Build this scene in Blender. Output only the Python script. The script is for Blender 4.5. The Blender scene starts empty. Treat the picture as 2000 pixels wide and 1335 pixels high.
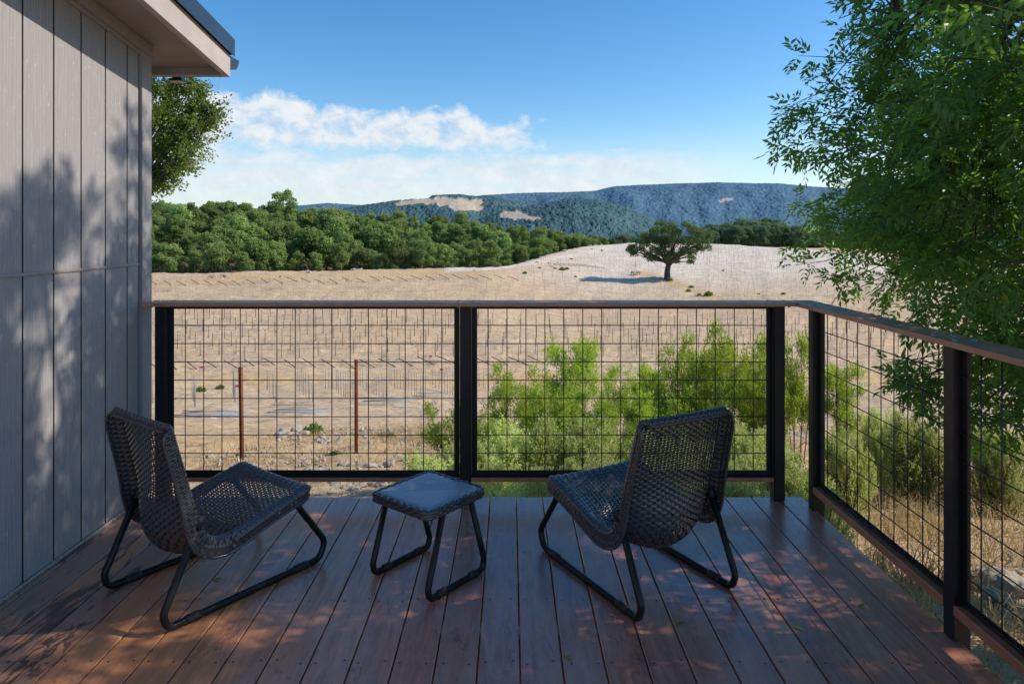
import bpy, math, random
import numpy as np
from mathutils import Vector, noise as mnoise

random.seed(7)
RNG = np.random.default_rng(11)
sc = bpy.context.scene
COL = sc.collection
F_PX, CX, HY, EYE = 1333.3, 997.0, 450.0, 1.48     # focal length in photo pixels, vanishing point, eye height over the deck

# ------------------------------------------------------------------ object helpers
def tag(o, label=None, cat=None, group=None, kind=None):
    if label: o['label'] = label
    if cat: o['category'] = cat
    if group: o['group'] = group
    if kind: o['kind'] = kind
    return o

def empty(name, loc=(0, 0, 0), rz=0.0, label=None, cat=None, group=None):
    o = bpy.data.objects.new(name, None)
    o.empty_display_size = 0.1
    COL.objects.link(o)
    o.location = loc
    o.rotation_euler = (0, 0, rz)
    return tag(o, label, cat, group)

def mesh(name, V, Fs, mats=None, smooth=False, attrs=None, matidx=None):
    """numpy verts (n,3), Fs = one array (m,k) or a list of such arrays."""
    if not isinstance(Fs, list): Fs = [Fs]
    Fs = [np.asarray(f, dtype=np.int32) for f in Fs if len(f)]
    me = bpy.data.meshes.new(name)
    V = np.asarray(V, dtype=np.float32)
    me.vertices.add(len(V)); me.vertices.foreach_set('co', V.ravel())
    loops = np.concatenate([f.ravel() for f in Fs])
    tot = np.concatenate([np.full(len(f), f.shape[1], dtype=np.int32) for f in Fs])
    start = np.concatenate([[0], np.cumsum(tot)[:-1]]).astype(np.int32)
    me.loops.add(len(loops)); me.loops.foreach_set('vertex_index', loops)
    me.polygons.add(len(tot)); me.polygons.foreach_set('loop_start', start)
    me.polygons.foreach_set('use_smooth', np.full(len(tot), bool(smooth)))
    if mats:
        for m in (mats if isinstance(mats, (list, tuple)) else [mats]): me.materials.append(m)
    if matidx is not None: me.polygons.foreach_set('material_index', np.asarray(matidx, dtype=np.int32))
    me.update(calc_edges=True)
    if attrs:
        for k, a in attrs.items():
            at = me.attributes.new(k, 'FLOAT', 'POINT')
            at.data.foreach_set('value', np.asarray(a, dtype=np.float32))
    return me

def obj(name, me, parent=None, loc=None, rot=None, scale=None):
    o = bpy.data.objects.new(name, me)
    COL.objects.link(o)
    if parent: o.parent = parent
    if loc is not None: o.location = loc
    if rot is not None: o.rotation_euler = rot
    if scale is not None: o.scale = scale
    return o

def copy_tree(o, parent=None):
    c = o.copy(); COL.objects.link(c)
    if parent: c.parent = parent
    for ch in list(o.children): copy_tree(ch, c)
    return c

class G:
    """collects shapes into one mesh"""
    def __init__(s): s.V = []; s.F = {}; s.n = 0; s.A = []
    def add(s, V, F, a=0.0):
        V = np.asarray(V, dtype=float)
        s.V.append(V); s.A.append(np.full(len(V), a) if np.isscalar(a) else np.asarray(a))
        for f in (F if isinstance(F, list) else [F]):
            f = np.asarray(f)
            if len(f): s.F.setdefault(f.shape[1], []).append(f + s.n)
        s.n += len(V)
    def box(s, x0, x1, y0, y1, z0, z1, bev=0.002, a=0.0):
        V, F = chamfer_box(x0, x1, y0, y1, z0, z1, bev); s.add(V, F, a)
    def tube(s, P, r, n=8, cap=True, a=0.0):
        V, F = tube(P, r, n, cap); s.add(V, F, a)
    def build(s, name, mat, parent=None, smooth=False, attr='v'):
        me = mesh(name, np.concatenate(s.V), [np.concatenate(f) for f in s.F.values()], mat, smooth, {attr: np.concatenate(s.A)})
        return obj(name, me, parent)

def chamfer_box(x0, x1, y0, y1, z0, z1, b):
    c = np.array([[(x0+x1)/2, (y0+y1)/2, (z0+z1)/2]]); h = np.array([x1-x0, y1-y0, z1-z0]) / 2
    b = min(b, h.min() * 0.45)
    V = []; idx = {}
    for sx in (-1, 1):
        for sy in (-1, 1):
            for sz in (-1, 1):
                for ax in range(3):
                    p = np.array([sx, sy, sz]) * h
                    for k in range(3):
                        if k != ax: p[k] -= np.array([sx, sy, sz])[k] * b
                    idx[(sx, sy, sz, ax)] = len(V); V.append(p)
    Q = []; T = []
    sg = lambda ax, v, o: tuple(v if k == ax else o[k] for k in range(3))
    for ax in range(3):
        u, w = [(1, 2), (2, 0), (0, 1)][ax]
        for s_ in (-1, 1):
            q = []
            for a_, b_ in ((-1, -1), (1, -1), (1, 1), (-1, 1)):
                o = [0, 0, 0]; o[ax] = s_; o[u] = a_; o[w] = b_
                q.append(idx[(*o, ax)])
            Q.append(q if s_ > 0 else q[::-1])
        for a_ in (-1, 1):
            for b_ in (-1, 1):
                o1 = [0, 0, 0]; o1[u] = a_; o1[w] = b_; o2 = list(o1)
                o1[ax] = -1; o2[ax] = 1
                q = [idx[(*o1, u)], idx[(*o2, u)], idx[(*o2, w)], idx[(*o1, w)]]
                Q.append(q if a_ * b_ < 0 else q[::-1])
    for sx in (-1, 1):
        for sy in (-1, 1):
            for sz in (-1, 1):
                t = [idx[(sx, sy, sz, k)] for k in range(3)]
                T.append(t if sx*sy*sz > 0 else t[::-1])
    return np.array(V) + c, [np.array(Q), np.array(T)]

def tube(P, r, n=8, cap=True):
    P = np.asarray(P, dtype=float); m = len(P)
    r = np.full(m, r) if np.isscalar(r) else np.asarray(r)
    T = np.gradient(P, axis=0); T /= np.linalg.norm(T, axis=1)[:, None] + 1e-9
    up = np.array([0, 0, 1.0]) if abs(T[0][2]) < 0.9 else np.array([1.0, 0, 0])
    U = np.zeros_like(P); u = up - T[0] * up.dot(T[0]); u /= np.linalg.norm(u)
    for i in range(m):
        u = u - T[i] * u.dot(T[i]); u /= np.linalg.norm(u) + 1e-9; U[i] = u
    W = np.cross(T, U)
    ang = np.arange(n) * 2 * math.pi / n
    V = (P[:, None] + r[:, None, None] * (np.cos(ang)[None, :, None] * U[:, None] + np.sin(ang)[None, :, None] * W[:, None])).reshape(-1, 3)
    i = np.arange(m - 1)[:, None] * n; j = np.arange(n)[None]; k = (j + 1) % n
    Q = np.stack([i + j, i + k, i + n + k, i + n + j], -1).reshape(-1, 4)
    Fs = [Q]
    if cap: Fs.append(np.array([np.arange(n)[::-1], (m-1)*n + np.arange(n)]))
    return V, Fs

def fillet(P, rad, n=7):
    P = [np.array(p, dtype=float) for p in P]; out = [P[0]]
    for a, b, c in zip(P[:-2], P[1:-1], P[2:]):
        d1 = a - b; d2 = c - b; l1 = np.linalg.norm(d1); l2 = np.linalg.norm(d2); d1 /= l1; d2 /= l2
        ang = math.acos(np.clip(d1.dot(d2), -1, 1)); t = min(rad / math.tan(ang / 2), l1 * .48, l2 * .48)
        p, q = b + d1 * t, b + d2 * t; rr = t * math.tan(ang / 2)
        cen = b + (d1 + d2) / np.linalg.norm(d1 + d2) * rr / math.sin(ang / 2)
        v1 = p - cen; v2 = q - cen; om = math.acos(np.clip(v1.dot(v2) / (np.linalg.norm(v1) * np.linalg.norm(v2)), -1, 1))
        for k in range(n):
            s = k / (n - 1)
            out.append(cen + (math.sin((1-s)*om) * v1 + math.sin(s*om) * v2) / math.sin(om))
    out.append(P[-1])
    return np.array(out)

def unit(A): return A / (np.linalg.norm(A, axis=-1, keepdims=True) + 1e-9)

def leaf_arrays(P, D, Nrm, L, W, fold=0.15, mid=0.45):
    """folded diamond leaves: base, left, tip, right"""
    D = unit(D); S = unit(np.cross(D, Nrm)); Nn = np.cross(S, D)
    L = np.asarray(L).reshape(-1, 1) * np.ones((len(P), 1)); W = np.asarray(W).reshape(-1, 1) * np.ones((len(P), 1))
    m = P + D * L * mid
    V = np.stack([P, m - S * W / 2 + Nn * W * fold, P + D * L - Nn * L * .06, m + S * W / 2 + Nn * W * fold], 1).reshape(-1, 3)
    b = np.arange(len(P))[:, None] * 4
    return V, np.concatenate([b + [[0, 1, 2]], b + [[0, 2, 3]]])

def at(px, py, d): return np.array([(px - CX) / F_PX * d, d, EYE - (py - HY) / F_PX * d])

# ------------------------------------------------------------------ materials
class Mat:
    def __init__(s, name):
        s.m = bpy.data.materials.new(name); s.m.use_nodes = True
        s.nt = s.m.node_tree; s.b = s.nt.nodes['Principled BSDF']; s.out = s.nt.nodes['Material Output']
    def n(s, typ, **kw):
        nd = s.nt.nodes.new(typ)
        for k, v in kw.items():
            if k.startswith('_'): setattr(nd, k[1:], v)
        for k, v in kw.items():
            if not k.startswith('_'):
                i = nd.inputs[int(k[1:])] if k[0] == 'i' and k[1:].isdigit() else nd.inputs[k]
                if hasattr(v, 'is_linked') or isinstance(v, bpy.types.NodeSocket): s.nt.links.new(v, i)
                else: i.default_value = v
        return nd
    def link(s, a, b): s.nt.links.new(a, b)
    def obj(s, scale=(1, 1, 1), loc=(0, 0, 0), rot=(0, 0, 0)):
        t = s.n('ShaderNodeTexCoord'); mp = s.n('ShaderNodeMapping')
        s.link(t.outputs['Object'], mp.inputs['Vector'])
        mp.inputs['Scale'].default_value = scale; mp.inputs['Location'].default_value = loc; mp.inputs['Rotation'].default_value = rot
        return mp.outputs[0]
    def noise(s, vec, scale=5, detail=4, rough=.6, dist=0.0):
        return s.n('ShaderNodeTexNoise', Vector=vec, Scale=scale, Detail=detail, Roughness=rough, Distortion=dist).outputs['Fac']
    def ramp(s, fac, stops):
        r = s.n('ShaderNodeValToRGB'); s.link(fac, r.inputs[0]); e = r.color_ramp.elements
        while len(e) < len(stops): e.new(0.5)
        for el, (p, c) in zip(e, stops): el.position = p; el.color = (*c, 1) if len(c) == 3 else c
        return r.outputs[0]
    def val(s, fac, a, b, c=0.0, d=1.0):
        return s.n('ShaderNodeMapRange', i0=fac, i1=a, i2=b, i3=c, i4=d).outputs[0]
    def mix(s, fac, a, b, mode='MIX'):
        nd = s.nt.nodes.new('ShaderNodeMix'); nd.data_type = 'RGBA'; nd.blend_type = mode
        for sock, v in ((nd.inputs[0], fac), (nd.inputs[6], a), (nd.inputs[7], b)):
            if isinstance(v, bpy.types.NodeSocket): s.link(v, sock)
            elif isinstance(v, (int, float)): sock.default_value = v
            else: sock.default_value = (*v, 1) if len(v) == 3 else v
        return nd.outputs[2]
    def math(s, op, a, b=0.0, c=None):
        nd = s.n('ShaderNodeMath', _operation=op)
        for k, v in enumerate([a, b] + ([c] if c is not None else [])):
            if isinstance(v, bpy.types.NodeSocket): s.link(v, nd.inputs[k])
            else: nd.inputs[k].default_value = v
        return nd.outputs[0]
    def attr(s, name): return s.n('ShaderNodeAttribute', _attribute_name=name).outputs['Fac']
    def set(s, color=None, rough=None, metal=None, spec=None, bump=None, bstr=.3, bdist=.01):
        for key, v in (('Base Color', color), ('Roughness', rough), ('Metallic', metal), ('Specular IOR Level', spec)):
            if v is None: continue
            if isinstance(v, bpy.types.NodeSocket): s.link(v, s.b.inputs[key])
            else: s.b.inputs[key].default_value = (*v, 1) if isinstance(v, tuple) else v
        if bump is not None:
            bn = s.n('ShaderNodeBump', Height=bump, Strength=bstr, Distance=bdist)
            s.link(bn.outputs[0], s.b.inputs['Normal'])
        return s.m

def leaf_mat(name, stops, trans=.35, rough=.45, tcol=(.35, .55, .05), spec=.35):
    m = Mat(name); v = m.attr('v')
    oi = m.n('ShaderNodeObjectInfo').outputs['Random']
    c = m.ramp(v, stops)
    c = m.mix(m.val(oi, .3, 1, 0, .9), c, m.mix(.5, c, (.20, .18, .075)), 'MIX'); c = m.mix(m.val(m.math('FRACT', m.math('MULTIPLY', oi, 3.77)), .5, 1, 0, .6), c, m.mix(.45, c, (.06, .12, .075))); c = m.n('ShaderNodeHueSaturation', Color=c, Value=m.val(m.math('FRACT', m.math('MULTIPLY', oi, 7.31)), 0, 1, .62, 1.22)).outputs[0]
    m.set(c, rough, spec=spec)
    t = m.n('ShaderNodeBsdfTranslucent')
    m.link(m.mix(.6, c, tcol), t.inputs[0])
    mx = m.n('ShaderNodeMixShader', i0=trans); m.link(m.b.outputs[0], mx.inputs[1]); m.link(t.outputs[0], mx.inputs[2])
    m.link(mx.outputs[0], m.out.inputs[0])
    return m.m

def mat_siding():
    m = Mat('painted_siding')
    bd = m.attr('v')
    off = m.n('ShaderNodeCombineXYZ', X=m.math('MULTIPLY', bd, 7.3), Y=m.math('MULTIPLY', bd, 3.1), Z=m.math('MULTIPLY', bd, 11.7)).outputs[0]
    p = m.n('ShaderNodeVectorMath', i0=m.obj((1, 1, 1)), i1=off).outputs[0]
    st = m.n('ShaderNodeMapping', Vector=p, Scale=(1, 14, 1.1)).outputs[0]
    g1 = m.noise(st, 5, 6, .7, 1.2)
    rings = m.n('ShaderNodeTexWave', Vector=m.n('ShaderNodeMapping', Vector=p, Scale=(1, 6, .55)).outputs[0], Scale=2.6, Distortion=7, Detail=3, _bands_direction='Y').outputs['Fac']
    fine = m.noise(m.n('ShaderNodeMapping', Vector=p, Scale=(1, 90, 5)).outputs[0], 4, 3, .6)
    c = m.mix(m.val(g1, .35, .7), (.285, .272, .274), (.338, .322, .322))
    c = m.mix(m.val(rings, .8, 1, 0, .3), c, (.225, .20, .19))
    sp = m.noise(p, 38, 2, .5); c = m.mix(m.val(sp, .66, .72, 0, .35), c, (.55, .50, .47))
    low = m.n('ShaderNodeSeparateXYZ', Vector=m.obj()).outputs[2]
    dust = m.math('MULTIPLY', m.val(low, 0.0, .22, 1, 0), m.val(m.noise(p, 9, 4), .4, .7))
    c = m.mix(m.math('MULTIPLY', dust, .6), c, (.36, .31, .25))
    h = m.math('ADD', m.math('MULTIPLY', fine, .5), m.math('ADD', m.math('MULTIPLY', rings, .45), g1))
    return m.set(c, m.val(fine, .3, .7, .55, .8), bump=h, bstr=.55, bdist=.006)

def mat_paint(name, col, rough=.6):
    m = Mat(name); p = m.obj((1, 1, 1))
    n1 = m.noise(m.obj((2, 2, 30)), 3, 5, .6); n2 = m.noise(p, 4, 4)
    c = m.mix(m.val(n2, .3, .7), tuple(x * .86 for x in col), tuple(min(1, x * 1.1) for x in col))
    return m.set(c, rough, bump=n1, bstr=.2, bdist=.003)

def mat_deck():
    m = Mat('deck_timber'); bd = m.attr('v')
    p0 = m.obj()
    off = m.n('ShaderNodeCombineXYZ', X=m.math('MULTIPLY', bd, 5.7), Y=m.math('MULTIPLY', bd, 37.1), Z=m.math('MULTIPLY', bd, 3.0)).outputs[0]
    p = m.n('ShaderNodeVectorMath', i0=p0, i1=off).outputs[0]
    grain = m.noise(m.n('ShaderNodeMapping', Vector=p, Scale=(26, 1.3, 1)).outputs[0], 5, 7, .65, .6)
    fig = m.noise(m.n('ShaderNodeMapping', Vector=p, Scale=(7, .8, 1)).outputs[0], 3, 5, .6, 1.5)
    blot = m.noise(p, 6, 6, .7, .4); big = m.noise(p, 1.7, 4, .6)
    tone = m.n('ShaderNodeTexWhiteNoise', _noise_dimensions='1D', W=bd).outputs['Value']
    base = m.ramp(tone, [(0, (.44, .18, .11)), (.3, (.58, .25, .15)), (.6, (.36, .175, .13)), (.85, (.66, .30, .155)), (1, (.28, .135, .11))])
    c = m.mix(m.val(fig, .3, .72, 0, .75), base, (.13, .052, .042))
    c = m.mix(m.val(grain, .5, .75, 0, .55), c, (.52, .25, .15))
    c = m.mix(m.val(big, .42, .72, 0, .6), c, (.50, .24, .14))
    # silvered, scuffed film
    sc_ = m.noise(m.n('ShaderNodeMapping', Vector=p, Scale=(3, 1.0, 1), Rotation=(0, 0, .5)).outputs[0], 9, 8, .75, 1.0)
    c = m.mix(m.val(sc_, .50, .72, 0, .34), c, (.50, .38, .35)); c = m.mix(m.val(blot, .44, .32, 0, .4), c, (0.221, 0.130, 0.111))
    spot = m.noise(p, 30, 3, .5); c = m.mix(m.val(spot, .69, .76, 0, .6), c, (0.065, 0.033, 0.026))
    # tide-marked stain patches on the boards along the house wall
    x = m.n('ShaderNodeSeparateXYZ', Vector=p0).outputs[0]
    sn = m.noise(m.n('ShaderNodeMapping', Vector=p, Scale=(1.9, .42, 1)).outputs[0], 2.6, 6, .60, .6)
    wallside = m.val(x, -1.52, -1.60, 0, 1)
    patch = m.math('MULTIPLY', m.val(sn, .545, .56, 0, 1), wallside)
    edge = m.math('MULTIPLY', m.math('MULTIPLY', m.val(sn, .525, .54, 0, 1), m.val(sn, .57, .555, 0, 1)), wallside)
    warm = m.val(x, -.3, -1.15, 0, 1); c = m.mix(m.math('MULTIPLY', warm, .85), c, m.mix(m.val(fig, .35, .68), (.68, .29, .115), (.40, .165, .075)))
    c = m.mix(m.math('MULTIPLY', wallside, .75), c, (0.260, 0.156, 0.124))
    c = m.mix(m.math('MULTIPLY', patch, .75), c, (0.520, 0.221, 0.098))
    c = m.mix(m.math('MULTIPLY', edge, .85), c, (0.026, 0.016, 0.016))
    # faint tide lines elsewhere
    t2 = m.noise(m.n('ShaderNodeMapping', Vector=p, Scale=(2, .7, 1)).outputs[0], 2.3, 6, .65, .8)
    line = m.math('MULTIPLY', m.val(t2, .595, .605, 0, 1), m.val(t2, .62, .61, 0, 1))
    c = m.mix(m.math('MULTIPLY', line, .5), c, (0.065, 0.033, 0.029))
    r = m.val(m.math('ADD', blot, m.math('MULTIPLY', sc_, .5)), .5, 1.0, .26, .46)
    h = m.math('ADD', m.math('MULTIPLY', grain, .6), m.math('MULTIPLY', blot, .4))
    m.b.inputs['Coat Weight'].default_value = .5; m.b.inputs['Coat Roughness'].default_value = .2
    return m.set(c, r, spec=.6, bump=h, bstr=.22, bdist=.004)

def mat_rail(name, base, dark):
    m = Mat(name)
    n1 = m.noise(m.obj((3, 3, 40)), 6, 6, .65, .7); n2 = m.noise(m.obj((4, 4, 4)), 3, 5, .6)
    c = m.mix(m.val(n1, .35, .7), base, dark); c = m.mix(m.val(n2, .5, .75, 0, .5), c, tuple(x * 1.5 for x in base))
    return m.set(c, m.val(n2, .3, .7, .35, .55), spec=.5, bump=n1, bstr=.25, bdist=.003)

def mat_steel(name='black_steel', col=(.012, .012, .014), rough=.42):
    m = Mat(name); n1 = m.noise(m.obj(), 14, 5, .7); n2 = m.noise(m.obj(), 3, 4)
    c = m.mix(m.val(n1, .55, .8, 0, .5), col, tuple(x * 2.6 for x in col))
    return m.set(c, m.val(n2, .3, .7, rough * .85, rough * 1.25), spec=.32, bump=n1, bstr=.06, bdist=.002)

def mat_wicker():
    m = Mat('woven_resin'); v = m.attr('v')
    n1 = m.noise(m.obj(), 60, 3)
    c = m.mix(m.n('ShaderNodeTexWhiteNoise', _noise_dimensions='1D', W=v).outputs['Value'], (.032, .032, .039), (.062, .061, .069))
    return m.set(c, m.val(n1, .3, .7, .20, .34), spec=.8, bump=n1, bstr=.1, bdist=.001)

def mat_ground():
    m = Mat('field_soil'); p = m.obj()
    dry = m.attr('dry'); pale = m.attr('pale'); near = m.attr('near')
    n_big = m.noise(p, .06, 5, .6); n_mid = m.noise(p, .45, 6, .65); n_f = m.noise(p, 3.5, 6, .7); n_ff = m.noise(p, 22, 5, .7)
    rows = m.noise(m.obj((.25, 2.6, 1), rot=(0, 0, .35)), 1.1, 5, .7, .3)
    c = m.mix(m.val(n_mid, .3, .7), (.58, .415, .25), (.76, .57, .36))
    c = m.mix(m.val(n_big, .35, .7, 0, .5), c, (.60, .42, .245))
    c = m.mix(m.val(rows, .46, .68, 0, .7), c, (.40, .305, .215)); n_m2 = m.noise(m.obj((1, 1.6, 1), rot=(0, 0, .5)), 1.5, 5, .7); c = m.mix(m.val(n_m2, .54, .68, 0, .7), c, (.38, .285, .205)); c = m.mix(m.val(n_m2, .42, .34, 0, .5), c, (.72, .57, .40))
    c = m.mix(m.math('MULTIPLY', pale, m.val(n_mid, .25, .6, .6, 1)), c, (.78, .70, .59))
    vo = m.n('ShaderNodeTexVoronoi', Vector=p, Scale=1.25, Randomness=1.0); vc = m.n('ShaderNodeSeparateColor', Color=vo.outputs['Color'])
    clod = m.math('MULTIPLY', m.val(vo.outputs['Distance'], .30, .18), m.val(vc.outputs[0], .45, .5)); c = m.mix(m.math('MULTIPLY', clod, .75), c, (.25, .185, .13))
    stone = m.math('MULTIPLY', m.val(vo.outputs['Distance'], .24, .14), m.val(vc.outputs[0], .2, .16)); c = m.mix(m.math('MULTIPLY', stone, .85), c, (.80, .74, .66))
    fur = m.noise(m.obj((.10, 1.3, 1), rot=(0, 0, .62)), 1.3, 4, .6, .4); c = m.mix(m.val(fur, .50, .66, 0, .5), c, (.34, .26, .19))
    dn = m.math('MULTIPLY', dry, m.val(n_f, .35, .62)); c = m.mix(dn, c, (.62, .38, .14))
    c = m.mix(m.val(n_f, .53, .64, 0, .7), c, (.25, .19, .14))
    c = m.mix(m.val(n_ff, .62, .72, 0, .5), c, (.17, .13, .10))
    c = m.mix(m.val(n_ff, .36, .30, 0, .6), c, (.58, .52, .44))
    rk = m.n('ShaderNodeTexVoronoi', Vector=p, Scale=1.7, Randomness=1.0).outputs['Distance']
    c = m.mix(m.math('MULTIPLY', m.val(rk, .13, .09), m.val(n_mid, .45, .6)), c, (.66, .62, .56))
    c = m.mix(m.attr('wood'), c, m.mix(n_mid, (.10, .06, .035), (.20, .12, .07)))  # brown forest floor, with the shade under the trees put into its colour
    c = m.mix(m.math('MULTIPLY', near, .7), c, m.mix(m.val(n_f, .35, .65), (.78, .54, .32), (.50, .34, .20)))
    h = m.math('ADD', n_f, m.math('MULTIPLY', n_ff, .35))
    return m.set(c, .95, spec=.15, bump=h, bstr=.9, bdist=.12)

def mat_hill(name, green, green2, gold):  # the hill colours passed in carry aerial haze as blue
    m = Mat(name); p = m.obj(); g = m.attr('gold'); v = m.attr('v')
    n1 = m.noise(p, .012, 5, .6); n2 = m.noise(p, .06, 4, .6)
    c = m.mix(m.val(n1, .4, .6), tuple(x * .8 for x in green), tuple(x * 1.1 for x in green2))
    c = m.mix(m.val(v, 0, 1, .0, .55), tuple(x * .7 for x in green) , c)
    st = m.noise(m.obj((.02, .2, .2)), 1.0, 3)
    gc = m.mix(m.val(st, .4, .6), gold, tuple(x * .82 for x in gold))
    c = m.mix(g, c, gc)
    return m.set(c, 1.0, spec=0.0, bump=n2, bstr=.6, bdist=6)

def mat_bark(name, a, b, sc_=10):
    m = Mat(name); n1 = m.noise(m.obj((1, 1, .25)), sc_, 6, .7, .5)
    return m.set(m.mix(m.val(n1, .35, .65), a, b), .9, spec=.2, bump=n1, bstr=.8, bdist=.02)

def mat_rock():
    m = Mat('pale_rock'); n1 = m.noise(m.obj(), 5, 7, .7); n2 = m.noise(m.obj(), 1.2, 4)
    c = m.mix(m.val(n1, .35, .65), (.30, .25, .20), (.52, .46, .39))
    return m.set(c, .95, spec=.1, bump=n1, bstr=.9, bdist=.03)

def mat_plain(name, col, rough=.5, metal=0.0, spec=.5, var=.25, scale=12):
    m = Mat(name); n1 = m.noise(m.obj(), scale, 5, .65)
    c = m.mix(m.val(n1, .3, .7), tuple(x * (1 - var) for x in col), tuple(min(1, x * (1 + var)) for x in col))
    return m.set(c, rough, metal, spec, bump=n1, bstr=.08, bdist=.002)

MS = mat_siding()
M_trim = mat_paint('painted_trim', (.33, .285, .26)); M_soffit = mat_paint('soffit_board', (.33, .265, .235), .7)
M_fascia = mat_paint('fascia_board', (.44, .38, .35))
M_flash = mat_plain('roof_flashing_metal', (.045, .065, .085), .28, .6, .5, .12, 4)
M_gutter = mat_plain('gutter_metal', (.06, .065, .07), .3, .7, .5, .2, 5)
M_roof = mat_plain('roofing_felt', (.06, .06, .065), .9)
M_deck = mat_deck(); M_screw = mat_plain('screw_head', (.03, .022, .02), .5)
M_cap = mat_rail('cap_timber', (.48, .235, .135), (.32, .15, .09)); M_low = mat_rail('lower_rail_timber', (.46, .19, .10), (.28, .115, .06))
M_post = mat_steel(); M_frame = mat_steel('panel_frame_steel', (.015, .014, .015), .5); M_wire = mat_plain('mesh_wire', (.016, .015, .016), .5, 0, .5)
M_bolt = mat_plain('zinc_bolt', (.35, .42, .5), .3, .9)
M_tube = mat_steel('powder_coated_tube', (.010, .010, .011), .33)
M_wick = mat_wicker()
M_plate = mat_plain('resin_table_plate', (.20, .255, .31), .30, 0, .6, .10, 70)
M_cap_foot = mat_plain('plastic_foot', (.012, .012, .012), .55)
M_ground = mat_ground(); M_rock = mat_rock()
M_corten = mat_plain('rusted_steel', (.20, .075, .035), .8, .2, .3, .35, 20)
M_stake = mat_plain('rusty_stake', (.13, .085, .06), .8, 0, .2, .2)
M_gstake = mat_plain('galvanised_stake', (.26, .27, .28), .6, .3, .4, .2)
M_pipe = mat_plain('grey_pipe', (.30, .36, .42), .5, 0, .4, .2)
M_darkwood = mat_plain('dark_post_timber', (.045, .032, .026), .85, 0, .2, .3)
M_bark = mat_bark('grey_bark', (.10, .08, .065), (.21, .18, .15)); M_bark2 = mat_bark('dark_bark', (.05, .04, .032), (.13, .105, .085))
M_twig = mat_bark('dry_twig', (.16, .105, .07), (.30, .21, .145), 30)
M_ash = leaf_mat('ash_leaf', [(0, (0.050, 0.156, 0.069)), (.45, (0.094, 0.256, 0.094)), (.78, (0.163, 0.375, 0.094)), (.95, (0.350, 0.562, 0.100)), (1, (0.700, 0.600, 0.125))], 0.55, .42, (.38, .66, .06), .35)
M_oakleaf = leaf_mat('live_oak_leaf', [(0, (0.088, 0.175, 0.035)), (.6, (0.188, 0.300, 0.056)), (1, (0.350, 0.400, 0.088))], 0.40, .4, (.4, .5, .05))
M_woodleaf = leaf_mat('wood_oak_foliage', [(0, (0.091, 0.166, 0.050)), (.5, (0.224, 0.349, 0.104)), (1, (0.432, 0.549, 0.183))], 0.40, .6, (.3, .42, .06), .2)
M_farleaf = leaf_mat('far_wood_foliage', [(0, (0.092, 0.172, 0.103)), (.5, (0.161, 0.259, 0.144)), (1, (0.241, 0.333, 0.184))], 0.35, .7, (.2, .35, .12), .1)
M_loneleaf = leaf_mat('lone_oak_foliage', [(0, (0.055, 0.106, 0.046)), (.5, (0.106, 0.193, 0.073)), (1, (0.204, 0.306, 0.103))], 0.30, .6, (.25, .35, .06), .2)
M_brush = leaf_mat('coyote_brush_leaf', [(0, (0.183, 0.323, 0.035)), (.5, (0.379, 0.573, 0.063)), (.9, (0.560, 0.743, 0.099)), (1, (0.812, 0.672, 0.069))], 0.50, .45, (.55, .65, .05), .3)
M_rosem = leaf_mat('rosemary_leaf', [(0, (0.312, 0.396, 0.109)), (.5, (0.673, 0.792, 0.240)), (.93, (0.850, 0.850, 0.409)), (1, (0.850, 0.850, 0.481))], 0.50, .55, (.45, .5, .12), .25)
M_straw = leaf_mat('dry_grass_blade', [(0, (0.349, 0.228, 0.094)), (.5, (0.591, 0.417, 0.188)), (1, (0.833, 0.672, 0.376))], 0.35, .7, (.6, .45, .2), .2)
M_weed = leaf_mat('weed_leaf', [(0, (.05, .09, .02)), (1, (.16, .24, .04))], .3, .5)
M_hillA = mat_hill('hazy_hill_near', (.075, .145, .165), (.10, .175, .185), (.52, .44, .34))  # distance haze is mixed into the base colours of both hill materials
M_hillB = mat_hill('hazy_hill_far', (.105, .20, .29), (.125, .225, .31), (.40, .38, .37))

# ------------------------------------------------------------------ camera, sky, sun
cam = bpy.data.cameras.new('camera'); co = bpy.data.objects.new('camera', cam); COL.objects.link(co)
co.location = (0, 0, EYE); co.rotation_euler = (math.radians(90), 0, 0)
cam.lens = 24; cam.sensor_width = 36; cam.sensor_fit = 'HORIZONTAL'
cam.shift_x = 3 / 2000; cam.shift_y = -(667.5 - HY) / 2000
cam.clip_start = .05; cam.clip_end = 30000
sc.camera = co
SUN = np.array([1.0, .07, .745]); SUN /= np.linalg.norm(SUN)
el = math.asin(SUN[2]); az = math.atan2(SUN[0], SUN[1])
sl = bpy.data.lights.new('sun', 'SUN'); so = bpy.data.objects.new('sun', sl); COL.objects.link(so)
sl.energy = 5.0; sl.angle = math.radians(.45); sl.color = (1, .90, .77)
so.rotation_euler = Vector(SUN).to_track_quat('Z', 'Y').to_euler(); so.location = (30, 5, 25)

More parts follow.
